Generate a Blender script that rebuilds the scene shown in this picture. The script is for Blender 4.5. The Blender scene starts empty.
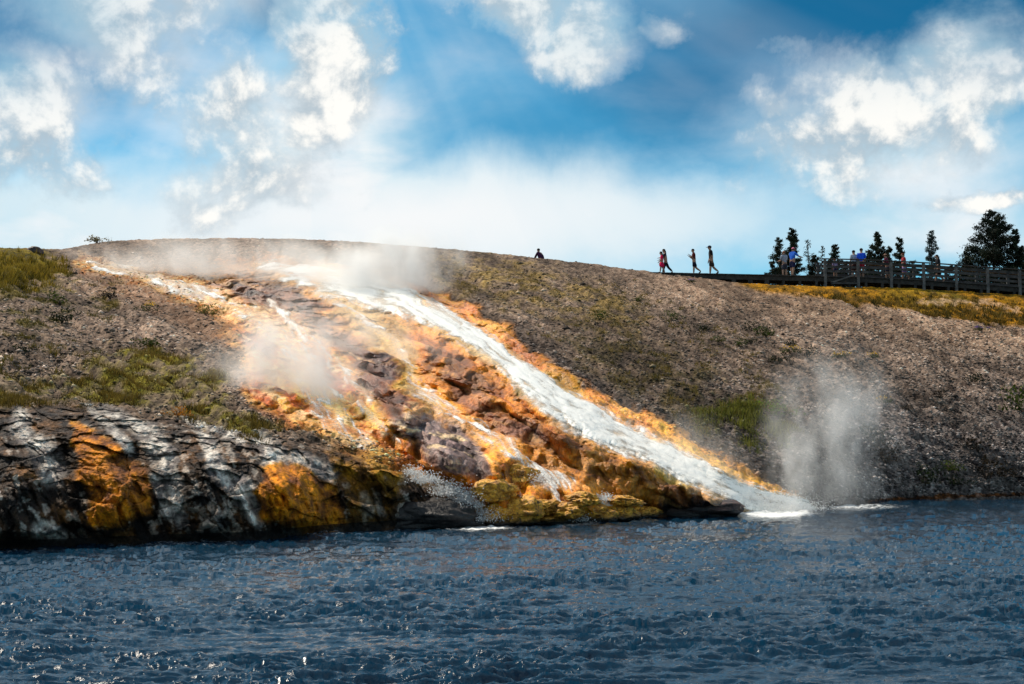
import bpy, bmesh, math, random
import numpy as np
from mathutils import Vector, Matrix
random.seed(7)
rng = np.random.default_rng(11)
R_ = math.radians
scn = bpy.context.scene
col = bpy.context.collection

# ------------------------------------------------------------------ camera
W, H = 1024, 684
F = 1280.0
EYE = 2.5
HOR = 440.0
PITCH = math.atan((HOR - H / 2) / F)
cp, sp_ = math.cos(PITCH), math.sin(PITCH)
cam_d = bpy.data.cameras.new('camera')
cam_d.lens = 36.0 * F / W
cam_d.sensor_width = 36
cam_d.clip_end = 12000
cam_d.clip_start = 0.1
cam = bpy.data.objects.new('camera', cam_d)
cam.location = (0, 0, EYE)
cam.rotation_euler = (math.pi / 2 + PITCH, 0, 0)
col.objects.link(cam)
scn.camera = cam
scn.render.resolution_x, scn.render.resolution_y = W, H
scn.view_settings.view_transform = 'Standard'
scn.view_settings.look = 'None'
scn.view_settings.exposure = 0
scn.cycles.volume_bounces = 3
scn.cycles.max_bounces = 8
scn.cycles.transparent_max_bounces = 24
scn.cycles.use_denoising = True
scn.cycles.sample_clamp_indirect = 4.0
scn.cycles.sample_clamp_direct = 3.0


def at(px, py, Y):
    """sight line of bearing px / rise py, at ground distance Y -> world point"""
    a = (np.asarray(px, dtype=np.float64) - 512) / F
    b = (342 - np.asarray(py, dtype=np.float64)) / F
    ry = cp - sp_ * b
    rz = sp_ + cp * b
    Y = np.asarray(Y, dtype=np.float64)
    return np.stack([a / ry * Y, Y + 0 * a, EYE + rz / ry * Y], -1)


def pt(px, py, Y):
    return Vector([float(v) for v in at(px, py, Y)])


# ------------------------------------------------------------------ helpers
def tag(o, label=None, cat=None, group=None, kind=None):
    if label: o['label'] = label
    if cat: o['category'] = cat
    if group: o['group'] = group
    if kind: o['kind'] = kind
    return o


def empty(name, loc=(0, 0, 0), rz=0.0):
    o = bpy.data.objects.new(name, None)
    o.location = loc
    o.rotation_euler = (0, 0, rz)
    o.empty_display_size = 0.2
    col.objects.link(o)
    return o


def link_mesh(name, me, mat=None, parent=None, loc=(0, 0, 0), smooth=True):
    o = bpy.data.objects.new(name, me)
    if mat is not None and len(me.materials) == 0: me.materials.append(mat)
    o.location = loc
    col.objects.link(o)
    if parent is not None: o.parent = parent
    if smooth and len(me.polygons): me.polygons.foreach_set('use_smooth', np.ones(len(me.polygons), dtype=bool))
    return o


def np_mesh(name, verts, faces, nper):
    """verts (n,3), faces (m,nper) int"""
    me = bpy.data.meshes.new(name)
    v = np.ascontiguousarray(verts, dtype=np.float32)
    f = np.ascontiguousarray(faces, dtype=np.int32)
    me.vertices.add(len(v)); me.vertices.foreach_set('co', v.ravel())
    me.loops.add(f.size); me.loops.foreach_set('vertex_index', f.ravel())
    me.polygons.add(len(f))
    me.polygons.foreach_set('loop_start', np.arange(0, f.size, nper, dtype=np.int32))
    me.polygons.foreach_set('loop_total', np.full(len(f), nper, dtype=np.int32))
    me.update(calc_edges=True)
    return me


def add_col(me, name, rgb):
    a = me.attributes.new(name, 'FLOAT_COLOR', 'POINT')
    c = np.ones((len(rgb), 4), dtype=np.float32); c[:, :3] = rgb
    a.data.foreach_set('color', c.ravel())


def add_f(me, name, val):
    a = me.attributes.new(name, 'FLOAT', 'POINT')
    a.data.foreach_set('value', np.ascontiguousarray(val, dtype=np.float32).ravel())


def lin(r, g, b, k=1.0):
    c = np.array([r, g, b]) / 255.0
    c = np.where(c <= 0.04045, c / 12.92, ((c + 0.055) / 1.055) ** 2.4)
    return c * k


def srgb(*c):
    return tuple(float(v) for v in lin(*c)) + (1.0,)


# ------------------------------------------------------------------ noise
_perm = rng.permutation(512).astype(np.int32)
_perm = np.concatenate([_perm, _perm, _perm])
_grad = rng.normal(size=(512, 3)).astype(np.float32)
_grad /= np.linalg.norm(_grad, axis=1)[:, None]


def pn(x, y, z):
    x = np.asarray(x, np.float32); y = np.asarray(y, np.float32); z = np.asarray(z, np.float32)
    x, y, z = np.broadcast_arrays(x, y, z)
    xi = np.floor(x).astype(np.int32); yi = np.floor(y).astype(np.int32); zi = np.floor(z).astype(np.int32)
    xf = x - xi; yf = y - yi; zf = z - zi
    u = xf * xf * xf * (xf * (xf * 6 - 15) + 10)
    v = yf * yf * yf * (yf * (yf * 6 - 15) + 10)
    w = zf * zf * zf * (zf * (zf * 6 - 15) + 10)
    xi &= 511; yi &= 511; zi &= 511
    out = 0
    for dx in (0, 1):
        wx = u if dx else 1 - u
        px_ = _perm[xi + dx]
        for dy in (0, 1):
            wy = v if dy else 1 - v
            py_ = _perm[px_ + yi + dy]
            for dz in (0, 1):
                wz = w if dz else 1 - w
                g = _grad[_perm[py_ + zi + dz]]
                out = out + wx * wy * wz * (g[..., 0] * (xf - dx) + g[..., 1] * (yf - dy) + g[..., 2] * (zf - dz))
    return out * 1.7


def fbm(x, y, z, o=4, lac=2.03, gain=0.5, ridged=False):
    s = 0; a = 1.0; t = 0
    for i in range(o):
        n = pn(x + 17.3 * i, y + 5.1 * i, z + 9.7 * i)
        if ridged: n = 1 - 2 * np.abs(n)
        s = s + a * n; t += a
        x = x * lac; y = y * lac; z = z * lac; a *= gain
    return s / t


def blocks(x, y, z, seed=0):
    """value of the nearest cell and the distance to its border: broken rock faces"""
    xi, yi, zi = np.floor(x).astype(np.int32), np.floor(y).astype(np.int32), np.floor(z).astype(np.int32)
    f1 = np.full(x.shape, 9.0); f2 = np.full(x.shape, 9.0); val = np.zeros(x.shape)
    for a in (-1, 0, 1):
        for b in (-1, 0, 1):
            for c in (-1, 0, 1):
                h = _perm[(_perm[(_perm[(xi + a + seed) & 511] + yi + b) & 511] + zi + c) & 511]
                g = _grad[h]
                d = (xi + a + .5 + .45 * g[..., 0] - x) ** 2 + (yi + b + .5 + .45 * g[..., 1] - y) ** 2 + (zi + c + .5 + .45 * g[..., 2] - z) ** 2
                n = d < f1
                f2 = np.where(n, f1, np.minimum(f2, d)); f1 = np.where(n, d, f1); val = np.where(n, h / 511.0, val)
    return val, np.sqrt(f2) - np.sqrt(f1)


def sst(a, b, x):
    t = np.clip((x - a) / (b - a), 0, 1)
    return t * t * (3 - 2 * t)


# ------------------------------------------------------------------ node helpers
class NT:
    def __init__(s, tree):
        s.t = tree; s.n = tree.nodes; s.l = tree.links

    def node(s, typ, **kw):
        n = s.n.new(typ)
        for k, v in kw.items(): setattr(n, k, v)
        return n

    def set(s, sock, v):
        if isinstance(v, bpy.types.NodeSocket): s.l.new(v, sock)
        elif v is not None: sock.default_value = v

    def math(s, op, a, b=None, c=None, clamp=False):
        n = s.node('ShaderNodeMath', operation=op, use_clamp=clamp)
        s.set(n.inputs[0], a)
        if b is not None: s.set(n.inputs[1], b)
        if c is not None: s.set(n.inputs[2], c)
        return n.outputs[0]

    def vmath(s, op, a, b=None, scale=None):
        n = s.node('ShaderNodeVectorMath', operation=op)
        s.set(n.inputs[0], a)
        if b is not None: s.set(n.inputs[1], b)
        if scale is not None: s.set(n.inputs['Scale'], scale)
        return n.outputs['Value'] if op in ('LENGTH', 'DOT_PRODUCT', 'DISTANCE') else n.outputs[0]

    def noise(s, vec, scale=5, detail=4, rough=0.5, dist=0.0, color=False):
        n = s.node('ShaderNodeTexNoise')
        if vec is not None: s.set(n.inputs['Vector'], vec)
        s.set(n.inputs['Scale'], scale); n.inputs['Detail'].default_value = detail
        n.inputs['Roughness'].default_value = rough; n.inputs['Distortion'].default_value = dist
        return n.outputs['Color'] if color else n.outputs['Fac']

    def ramp(s, x, a, b, lo=0.0, hi=1.0, smooth=True):
        n = s.node('ShaderNodeMapRange', interpolation_type='SMOOTHSTEP' if smooth else 'LINEAR')
        s.set(n.inputs[0], x)
        for i, v in ((1, a), (2, b), (3, lo), (4, hi)): s.set(n.inputs[i], v)
        return n.outputs[0]

    def mix(s, f, a, b, blend='MIX'):
        n = s.node('ShaderNodeMix', data_type='RGBA', blend_type=blend)
        s.set(n.inputs[0], f); s.set(n.inputs[6], a); s.set(n.inputs[7], b)
        return n.outputs[2]

    def comb(s, x, y, z):
        n = s.node('ShaderNodeCombineXYZ')
        for i, v in enumerate((x, y, z)): s.set(n.inputs[i], v)
        return n.outputs[0]

    def attr(s, name, out='Color'):
        n = s.node('ShaderNodeAttribute'); n.attribute_name = name
        return n.outputs[out]


def new_mat(name):
    m = bpy.data.materials.new(name); m.use_nodes = True
    nt = NT(m.node_tree)
    b = [n for n in nt.n if n.type == 'BSDF_PRINCIPLED'][0]
    return m, nt, b


def simple_mat(name, c1, c2=None, scale=6, rough=0.8, bump=0.0, space='Object'):
    m, nt, b = new_mat(name)
    tc = nt.node('ShaderNodeTexCoord')
    c2 = c2 or tuple(v * 0.6 for v in c1[:3]) + (1,)
    f = nt.ramp(nt.noise(tc.outputs[space], scale, 5, 0.6), 0.35, 0.65)
    nt.set(b.inputs['Base Color'], nt.mix(f, c1, c2))
    b.inputs['Roughness'].default_value = rough
    b.inputs['Specular IOR Level'].default_value = 0.25
    if bump:
        bn = nt.node('ShaderNodeBump'); bn.inputs['Strength'].default_value = bump; bn.inputs['Distance'].default_value = 0.05
        nt.set(bn.inputs['Height'], nt.noise(tc.outputs[space], scale * 3, 5, 0.6)); nt.set(b.inputs['Normal'], bn.outputs[0])
    return m


# ------------------------------------------------------------------ sky and sun
SUN_EL = R_(54)
SUN_AZ = R_(-50)          # slightly left of straight ahead (+Y)
world = bpy.data.worlds.new('World'); scn.world = world; world.use_nodes = True
nt = NT(world.node_tree)
bg = [n for n in nt.n if n.type == 'BACKGROUND'][0]
sky = nt.node('ShaderNodeTexSky', sky_type='NISHITA')
sky.sun_disc = False; sky.sun_elevation = SUN_EL; sky.sun_rotation = SUN_AZ
sky.altitude = 2200; sky.air_density = 1.0; sky.dust_density = 0.4; sky.ozone_density = 2.0
tc = nt.node('ShaderNodeTexCoord')
D = nt.vmath('NORMALIZE', tc.outputs['Generated'])
sx = nt.node('ShaderNodeSeparateXYZ'); nt.set(sx.inputs[0], D)
dx, dy, dz = sx.outputs
BG = 0.1


def sdir(px, py):
    v = at(px, py, 1.0) - np.array([0, 0, EYE]); v = v / np.linalg.norm(v)
    return tuple(float(q) for q in v)


# turbulence of the sight direction gives ragged cloud edges
wn = nt.noise(D, 7, 8, 0.60, 0.2, color=True)
wv = nt.vmath('SCALE', nt.vmath('SUBTRACT', wn, (0.5, 0.5, 0.5)), scale=0.15)
Dw = nt.vmath('ADD', D, wv)
Dq = nt.vmath('ADD', D, nt.vmath('SCALE', wv, scale=0.5))


def lobe(px, py, rx, ry, src=None):
    c = sdir(px, py)
    d = nt.vmath('SUBTRACT', src or Dw, c)
    d = nt.vmath('MULTIPLY', d, (F / rx, F / rx, F / ry))
    return nt.ramp(nt.vmath('LENGTH', d), 1.5, 0.0)


def total(ls):
    s = ls[0]
    for k in ls[1:]: s = nt.math('MAXIMUM', s, k)
    return s


def weighted(ls, src=None):
    return total([nt.math('MULTIPLY', lobe(*a, src), w) for *a, w in ls])


# slabs of cloud: soft veils and bright cumulus
fl = nt.noise(D, 20, 9, 0.60, 0.15)
fl2 = nt.noise(nt.vmath('ADD', D, (0.005, 0.0, 0.012)), 20, 9, 0.60, 0.15)
big = nt.noise(nt.vmath('MULTIPLY', D, (1, 1, 2.2)), 5.5, 6, 0.55, 0.2)
front = nt.ramp(dy, -.25, .35, 0, 1)
cum = weighted([
    (105, 15, 95, 85, .95), (140, 60, 80, 70, .75), (15, 110, 90, 85, .95), (5, 170, 95, 60, .9), (318, 60, 70, 95, 1.25), (312, 0, 60, 60, 1.2), (225, 120, 90, 80, .85), (195, 15, 110, 80, .85),
    (265, 180, 130, 60, .8), (560, 20, 85, 60, 1.05), (580, 50, 50, 40, .95), (500, -10, 100, 45, .95), (895, 105, 105, 65, 1.15), (985, 65, 80, 60, 1.05), (850, 160, 130, 60, .85), (940, 120, 90, 70, .9),
    (795, 122, 50, 30, .66), (1000, 198, 55, 16, .95), (810, 68, 40, 20, .55), (665, 8, 50, 30, .55), (960, 202, 36, 14, .75)])
gencum = nt.math('MULTIPLY', nt.ramp(nt.math('ADD', big, nt.math('MULTIPLY', front, -.05)), 0.36, 0.56), nt.math('MAXIMUM', nt.ramp(dz, 0.36, 0.5), nt.ramp(dy, .3, .0)))  # unseen cloud behind the view is added to whiten the ambient light
cumf = nt.math('ADD', nt.math('MAXIMUM', cum, nt.math('MULTIPLY', gencum, .9)), nt.math('MULTIPLY', nt.math('SUBTRACT', fl, 0.5), 1.7))
cumd = nt.ramp(cumf, 0.34, 1.0)
veil = weighted([
    (380, 235, 430, 90, 1.35), (60, 230, 300, 70, 1.1), (300, 150, 170, 130, .85), (640, 225, 260, 60, 1.0), (900, 170, 200, 90, .75), (900, 235, 320, 60, .8), (200, 60, 200, 120, .45), (470, 70, 150, 150, .34), (640, 130, 120, 120, .12), (20, 120, 120, 110, .5)], Dq)
veild = nt.math('MULTIPLY', nt.ramp(nt.math('ADD', veil, nt.math('MULTIPLY', nt.math('SUBTRACT', big, 0.5), 0.7)), 0.0, 1.0), 0.97)
deep = weighted([(10, 15, 150, 100, 1.3), (268, 10, 55, 40, 1.2), (860, 20, 340, 85, 1.1), (700, 85, 190, 90, .9), (430, 140, 150, 80, .35), (560, 150, 170, 90, .5), (1010, 15, 120, 60, 1.1), (225, 30, 40, 30, .6)], Dq)
deep = nt.math('MAXIMUM', deep, nt.ramp(dz, 0.50, 0.72))
clear = weighted([(10, 10, 120, 90, 1.0), (268, 4, 60, 40, 1.0), (840, 0, 330, 75, .95), (1015, 10, 90, 60, .95), (700, 60, 90, 50, .5), (225, 40, 40, 30, .6)], Dq)
veild = nt.math('MULTIPLY', veild, nt.math('SUBTRACT', 1.0, clear))
cumd = nt.math('MULTIPLY', cumd, nt.math('SUBTRACT', 1.0, nt.math('MULTIPLY', clear, .8)))
# the halo of thin cloud about each cumulus, and light shafts fanning out from the sun
sdn = (math.sin(SUN_AZ * .18) * math.cos(R_(27)), math.cos(SUN_AZ * .18) * math.cos(R_(27)), math.sin(R_(27)))
e1 = Vector(sdn).cross(Vector((0, 0, 1))).normalized(); e2 = e1.cross(Vector(sdn)).normalized()
ang = nt.math('ARCTAN2', nt.vmath('DOT_PRODUCT', D, tuple(e1)), nt.vmath('DOT_PRODUCT', D, tuple(e2)))
shaft = nt.noise(nt.comb(nt.math('MULTIPLY', ang, 2.6), 0.3, 0.0), 1.6, 3, 0.5)
near_sun = nt.ramp(nt.vmath('DISTANCE', D, sdn), .62, .10)
veild = nt.math('ADD', veild, nt.math('MULTIPLY', nt.math('MULTIPLY', nt.ramp(shaft, .42, .68), near_sun), .24), clamp=True)
hi_veil = nt.math('MULTIPLY', nt.math('MULTIPLY', nt.ramp(dz, .335, .44), nt.ramp(dz, .75, .5)), nt.ramp(big, .40, .62, .25, .85))
veild = nt.math('MAXIMUM', veild, hi_veil)
veild = nt.math('MAXIMUM', veild, nt.math('MULTIPLY', nt.ramp(cum, .05, .95), .62))
# air colour: the physical sky, its blue deepened between the clouds
tint = nt.mix(deep, (0.40, 1.26, 1.28, 1), (0.02, 0.54, 0.68, 1))
air = nt.mix(1.0, sky.outputs[0], tint, 'MULTIPLY')
k = 1.0 / BG
veilc = nt.mix(nt.math('MAXIMUM', nt.ramp(big, 0.35, 0.7), lobe(400, 225, 440, 70, Dq)), (0.50 * k, 0.76 * k, 0.88 * k, 1), (0.93 * k, 0.95 * k, 0.96 * k, 1))
c1 = nt.mix(veild, air, veilc)
shade = nt.ramp(nt.math('ADD', nt.math('MULTIPLY', nt.math('SUBTRACT', fl, fl2), 1.5), nt.math('MULTIPLY', nt.math('SUBTRACT', cumf, 0.8), 0.42)), -0.17, 0.24)
cumc = nt.mix(shade, (0.44 * k, 0.53 * k, 0.60 * k, 1), (1.03 * k, 1.01 * k, 0.96 * k, 1))
c2 = nt.mix(nt.math('MULTIPLY', cumd, 0.95), c1, cumc)
nt.set(bg.inputs[0], c2)
bg.inputs[1].default_value = BG

sl = bpy.data.lights.new('sun', 'SUN'); sl.energy = 5.0; sl.angle = R_(0.55); sl.color = (1.0, 0.89, 0.74)
sun = bpy.data.objects.new('sun', sl); col.objects.link(sun)
sd = Vector((math.sin(SUN_AZ) * math.cos(SUN_EL), math.cos(SUN_AZ) * math.cos(SUN_EL), math.sin(SUN_EL)))
sun.rotation_euler = sd.to_track_quat('Z', 'Y').to_euler()
sun.location = (0, 0, 60)

# ------------------------------------------------------------------ the hillside
px_in = np.arange(-150, 1175, 1.0)
grow = np.cumsum(np.linspace(2, 60, 60))
pxs = np.concatenate([(-150 - grow)[::-1], px_in, 1174 + grow])
NR = 620
tt = np.linspace(0, 1, NR)


def ctl(xs, pairs):
    return np.interp(xs, [p[0] for p in pairs], [p[1] for p in pairs])


def smooth_ctl(xs, pairs, w=14):
    return (ctl(xs - w, pairs) + ctl(xs + w, pairs) + ctl(xs - w / 2, pairs) + ctl(xs + w / 2, pairs) + ctl(xs, pairs)) / 5


Y0 = smooth_ctl(pxs, [(-150, 553), (0, 550), (80, 547), (150, 544), (250, 541), (330, 533), (390, 529), (462, 524), (500, 524), (560, 523), (640, 518), (740, 513), (800, 511), (870, 503), (940, 500), (1024, 498), (1200, 494)], 10)
YC = smooth_ctl(pxs, [(-200, 244), (0, 247), (40, 249), (65, 249), (100, 242), (150, 239), (240, 238), (330, 240), (440, 248), (530, 257), (600, 265), (655, 272.5), (700, 277.5), (740, 283), (800, 286), (863, 287), (924, 289), (1024, 295), (1200, 300)], 12)
DC = smooth_ctl(pxs, [(0, 66), (60, 74), (110, 84), (240, 92), (330, 92), (440, 88), (530, 84), (655, 82.6), (740, 81.6), (1024, 81.6)], 25)
PW = ctl(pxs, [(0, 3.0), (300, 2.7), (450, 2.3), (640, 2.0), (800, 1.85), (1024, 1.75)])
D0 = EYE * F / (Y0 - HOR) * 1.0
D0 = np.array([EYE * (cp - sp_ * (342 - y) / F) / -(sp_ + cp * (342 - y) / F) for y in Y0])
PX = np.broadcast_to(pxs, (NR, len(pxs))).copy()
PY = Y0[None, :] + (YC - Y0)[None, :] * tt[:, None]
# the slope break where the bare gravel ends and the meadow begins
g = tt[:, None] ** PW[None, :]
YY = D0[None, :] + (DC - D0)[None, :] * g
P0 = at(PX, PY, YY)
print('base grid', P0.shape)


def sdp(poly, x, y):
    """signed distance in degrees-of-bearing units, inside positive"""
    poly = np.asarray(poly, float)
    d = np.full(x.shape, 1e9); ins = np.zeros(x.shape, bool)
    n = len(poly)
    for i in range(n):
        a = poly[i]; b = poly[(i + 1) % n]
        e = b - a
        wx = x - a[0]; wy = y - a[1]
        h = np.clip((wx * e[0] + wy * e[1]) / (e @ e + 1e-9), 0, 1)
        d = np.minimum(d, (wx - e[0] * h) ** 2 + (wy - e[1] * h) ** 2)
        c = ((a[1] <= y) & (b[1] > y)) | ((b[1] <= y) & (a[1] > y))
        if e[1] != 0:
            xi = a[0] + (y - a[1]) / e[1] * e[0]
            ins ^= c & (x < xi)
    d = np.sqrt(d)
    return np.where(ins, d, -d)


def line_d(pl, x, y):
    """distance to a polyline with per-point half widths (x, y, w): returns d / w and the across sign"""
    best = np.full(x.shape, 1e9)
    for a, b in zip(pl[:-1], pl[1:]):
        ex, ey = b[0] - a[0], b[1] - a[1]
        h = np.clip(((x - a[0]) * ex + (y - a[1]) * ey) / (ex * ex + ey * ey + 1e-9), 0, 1)
        w = a[2] + (b[2] - a[2]) * h
        dd = np.hypot(x - a[0] - ex * h, y - a[1] - ey * h) / w
        best = np.minimum(best, dd)
    return best


def flow_streaks(pl, x, y, seed=0.0):
    """noise drawn out along a running stream"""
    best = np.full(x.shape, 1e9); al = np.zeros(x.shape); ac = np.zeros(x.shape); run = 0.0
    for a, b in zip(pl[:-1], pl[1:]):
        ex, ey = b[0] - a[0], b[1] - a[1]; L = math.hypot(ex, ey)
        t = ((x - a[0]) * ex + (y - a[1]) * ey) / (L * L + 1e-9)
        h = np.clip(t, 0, 1)
        dd = np.hypot(x - a[0] - ex * h, y - a[1] - ey * h)
        side = ((x - a[0]) * -ey + (y - a[1]) * ex) / L
        m = dd < best
        best = np.where(m, dd, best); al = np.where(m, run + h * L, al); ac = np.where(m, side, ac)
        run += L
    n = .75 * fbm(al * .026 + seed, ac * .20 + al * .004, seed + 2.2, 4, gain=.6) + .38 * fbm(al * .09, ac * .40, seed + 8.8, 3, gain=.6)
    return n


# noise fields over the ground (world metres)
wxn = fbm(P0[..., 0] * .55, P0[..., 1] * .3, P0[..., 2] * .8, 4)
wyn = fbm(P0[..., 0] * .55 + 40, P0[..., 1] * .3 + 9, P0[..., 2] * .8, 4)
fin = fbm(P0[..., 0] * 3.1, P0[..., 1] * 1.2, P0[..., 2] * 3.1, 4, gain=.62)
med = fbm(P0[..., 0] * 0.9 + 7, P0[..., 1] * .45, P0[..., 2] * 1.1, 4)
low = fbm(P0[..., 0] * 0.22 + 70, P0[..., 1] * .12, P0[..., 2] * .3, 3)
WX = PX + wxn * 20 + fin * 8
WY = PY + wyn * 13 + fin * 6
X1, X2 = np.searchsorted(pxs, -149), np.searchsorted(pxs, 1173)
ins_cols = slice(X1, X2)


def region(poly, soft=6, rough=0.0, warp=1.0):
    out = np.zeros(PX.shape)
    p = np.asarray(poly, float)
    c0, c1 = np.searchsorted(pxs, p[:, 0].min() - 40), np.searchsorted(pxs, p[:, 0].max() + 40)
    s = (slice(None), slice(c0, c1))
    x = PX[s] + (WX[s] - PX[s]) * warp; y = PY[s] + (WY[s] - PY[s]) * warp
    d = sdp(p, x, y)
    if rough: d = d + rough * med[s] + rough * .7 * fin[s]
    out[s] = sst(-soft, soft, d)
    return out


def strip(pl, soft=0.35, warp=.6, rough=.25):
    out = np.zeros(PX.shape)
    p = np.asarray(pl, float); m = p[:, 2].max() * 2 + 30
    c0, c1 = np.searchsorted(pxs, p[:, 0].min() - m), np.searchsorted(pxs, p[:, 0].max() + m)
    s = (slice(None), slice(c0, c1))
    x = PX[s] + (WX[s] - PX[s]) * warp; y = PY[s] + (WY[s] - PY[s]) * warp
    d = line_d(pl, x, y) + rough * fin[s]
    out[s] = 1 - sst(1 - soft, 1 + soft, d)
    return out


# -------- relief: ridges, mounds, ledges and channels (metres toward the river)
relief = np.zeros(PX.shape)


def ridge(pl, h, power=1.0):
    global relief
    p = np.asarray(pl, float); m = p[:, 2].max() * 1.2 + 20
    c0, c1 = np.searchsorted(pxs, p[:, 0].min() - m), np.searchsorted(pxs, p[:, 0].max() + m)
    s = (slice(None), slice(c0, c1))
    d = line_d(pl, PX[s] + wxn[s] * 6, PY[s] + wyn[s] * 5)
    relief[s] += h * np.clip(1 - d * d, 0, 1) ** 1.5


TOR = [(330, 283, 16), (400, 300, 13), (440, 317, 12), (480, 341, 11.5), (520, 372, 12.5), (560, 402, 16), (600, 424, 17), (640, 444, 16), (680, 464, 15), (720, 484, 15), (760, 500, 15), (800, 511, 14)]
ridge([(235, 272, 26), (290, 283, 22), (335, 318, 20), (372, 352, 22), (390, 372, 20), (410, 420, 16)], 1.6)
ridge([(372, 352, 26), (385, 375, 22)], 0.9)
ridge([(425, 342, 30), (455, 350, 32), (500, 378, 30), (540, 405, 30), (600, 452, 34), (660, 480, 28), (725, 506, 18)], 1.9)
ridge([(432, 350, 18), (440, 372, 16)], 0.8)
ridge([(470, 370, 16), (490, 405, 14)], 0.7)
ridge([(400, 415, 26), (440, 440, 34), (478, 470, 24)], 1.3)
ridge([(378, 462, 30), (385, 470, 26)], 0.9)
ridge([(285, 490, 36), (300, 515, 34)], 0.9)
ridge([(100, 450, 34), (125, 500, 36)], 0.9)
ridge([(200, 470, 30), (215, 520, 26)], 0.7)
ridge([(20, 470, 34), (15, 530, 30)], 0.8)
ridge([(500, 505, 40), (560, 508, 30), (620, 505, 30)], 0.9)
ridge([(520, 452, 20), (500, 462, 18)], 0.5)
ridge([(240, 330, 26), (255, 400, 26)], 0.5)
ridge(TOR, -0.15)
ridge([(110, 268, 12), (220, 300, 14), (290, 340, 18), (325, 410, 22)], -0.5)
ridge([(385, 320, 20), (410, 380, 20), (450, 420, 16)], -0.7)

# zones of rough rock
CLTOP = ctl(pxs, [(-200, 405), (0, 408), (60, 404), (120, 408), (180, 425), (240, 438), (300, 440), (350, 448), (400, 470), (450, 505), (470, 530)])
cliff = sst(-14, 10, (PY + wyn * 8 - CLTOP[None, :])) * (pxs < 480)[None, :]
mineral = region([(225, 258), (330, 262), (430, 292), (500, 325), (560, 378), (640, 415), (720, 455), (815, 512), (800, 530), (470, 535), (455, 500), (380, 440), (300, 425), (255, 400), (240, 340), (200, 300)], 10)
rock_amp = np.maximum(cliff, mineral * .30)
rn = fbm(P0[..., 0] * .8, P0[..., 1] * .8, P0[..., 2] * .5, 5, ridged=True, gain=.55)
bil = np.abs(pn(P0[..., 0] * .75 + P0[..., 1] * .12, P0[..., 1] * .28, P0[..., 2] * .55 - P0[..., 0] * .2)) * 1.3 + .34 * np.abs(pn(P0[..., 0] * 1.9, P0[..., 1] * .8 + 7, P0[..., 2] * 1.5)) + .10 * np.abs(pn(P0[..., 0] * 4.5, P0[..., 1] * 1.8 + 7, P0[..., 2] * 3.5))
rn2 = fbm(P0[..., 0] * 2.3, P0[..., 1] * 1.6, P0[..., 2] * 1.2 + P0[..., 0] * .6, 4, gain=.6)
white_water = np.zeros(PX.shape)

# white torrent and the smaller falls (also their own sheets of water further down)
tor = strip([(a_, b_, w_ * .95) for a_, b_, w_ in TOR], .55, .4, .35)
POOL = [(255, 263), (300, 262), (360, 272), (410, 285), (440, 305), (420, 312), (380, 302), (330, 296), (290, 280)]
pool = region(POOL, 4, 2, .5)
fallA = strip([(95, 263, 4), (140, 272, 5), (200, 291, 6), (250, 312, 7), (285, 335, 9), (305, 365, 15), (325, 400, 18), (335, 418, 14)], .4, .6, .45)
fallB = strip([(403, 468, 3), (422, 478, 5), (450, 490, 7), (468, 503, 9), (480, 518, 11)], .5, .5, .5)
fallC = strip([(415, 385, 12), (435, 398, 10), (470, 425, 7), (500, 440, 9), (512, 448, 9)], .5, .6, .6)
fallD = strip([(520, 455, 5), (528, 470, 9), (545, 478, 10), (570, 480, 7)], .4, .4, .5)
fallE = strip([(550, 488, 3), (555, 500, 4), (567, 512, 5), (578, 521, 5)], .4, .4, .3)
fallF = strip([(594, 492, 3), (606, 500, 5), (612, 505, 3)], .4, .4, .3)
rivs = np.maximum.reduce([strip(q_, .5, .5, .5) for q_ in (
    [(330, 300, 3), (362, 318, 4), (392, 336, 4), (405, 360, 5), (416, 386, 6)], [(496, 440, 3), (506, 455, 4), (532, 462, 3)], [(500, 470, 2.5), (498, 482, 3), (503, 494, 2.5)],
    [(520, 482, 2.5), (523, 500, 3)], [(360, 400, 4), (385, 420, 4), (398, 445, 3)], [(270, 300, 3), (300, 330, 4), (340, 365, 4), (372, 398, 4)], [(452, 408, 3), (480, 428, 4), (515, 440, 4)], [(640, 500, 2), (648, 512, 3)])])
fallG = strip([(345, 428, 14), (362, 436, 10)], .5, .5, .4)
white_water = np.maximum.reduce([tor, pool * .9, fallA * .8, fallB, fallC * .8, fallD, fallE, fallF, fallG * .6, rivs * .6])

yterm = (DC - D0)[None, :] * PW[None, :] * np.maximum(tt[:, None], .02) ** (PW[None, :] - 1) / (Y0 - YC)[None, :]
graz = np.clip(yterm / 0.12, .6, 3.0)          # flatter ground: the same bump runs further back
dY = -relief * 1.0
rib = fbm((PX - (PY - 400) * .42) * .055, PY * .010, 6.6, 4, gain=.55, ridged=True)
led = np.zeros(PX.shape); crk = np.ones(PX.shape)
cm = cliff > .01
qx, qy, qz = P0[..., 0][cm] + wxn[cm] * .5, P0[..., 1][cm] + wyn[cm] * .4, P0[..., 2][cm] + wyn[cm] * .4 + P0[..., 0][cm] * .35
v1, e1_ = blocks(qx * .75, qy * .6, qz * .95, 3); v2, e2_ = blocks(qx * 2.0, qy * 1.5, qz * 2.3, 9)
led[cm] = (v1 - .5) * 1.2 + (v2 - .5) * .55; crk[cm] = np.minimum(sst(0, .10, e1_), .35 + .65 * sst(0, .10, e2_))
dY -= cliff * (rn * .30 + rn2 * .16 + rib * .30 + led * .50 - (1 - crk) * .06)
dY -= np.maximum(mineral - cliff, 0) * ((bil - .45) * 1.5 + rn2 * .07) * (1 - .85 * white_water)
edge_in = sst(0, .06, tt)[:, None] * (1 - sst(.93, 1, tt))[:, None]
dY *= edge_in
P = at(PX, PY, YY + dY)
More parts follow.
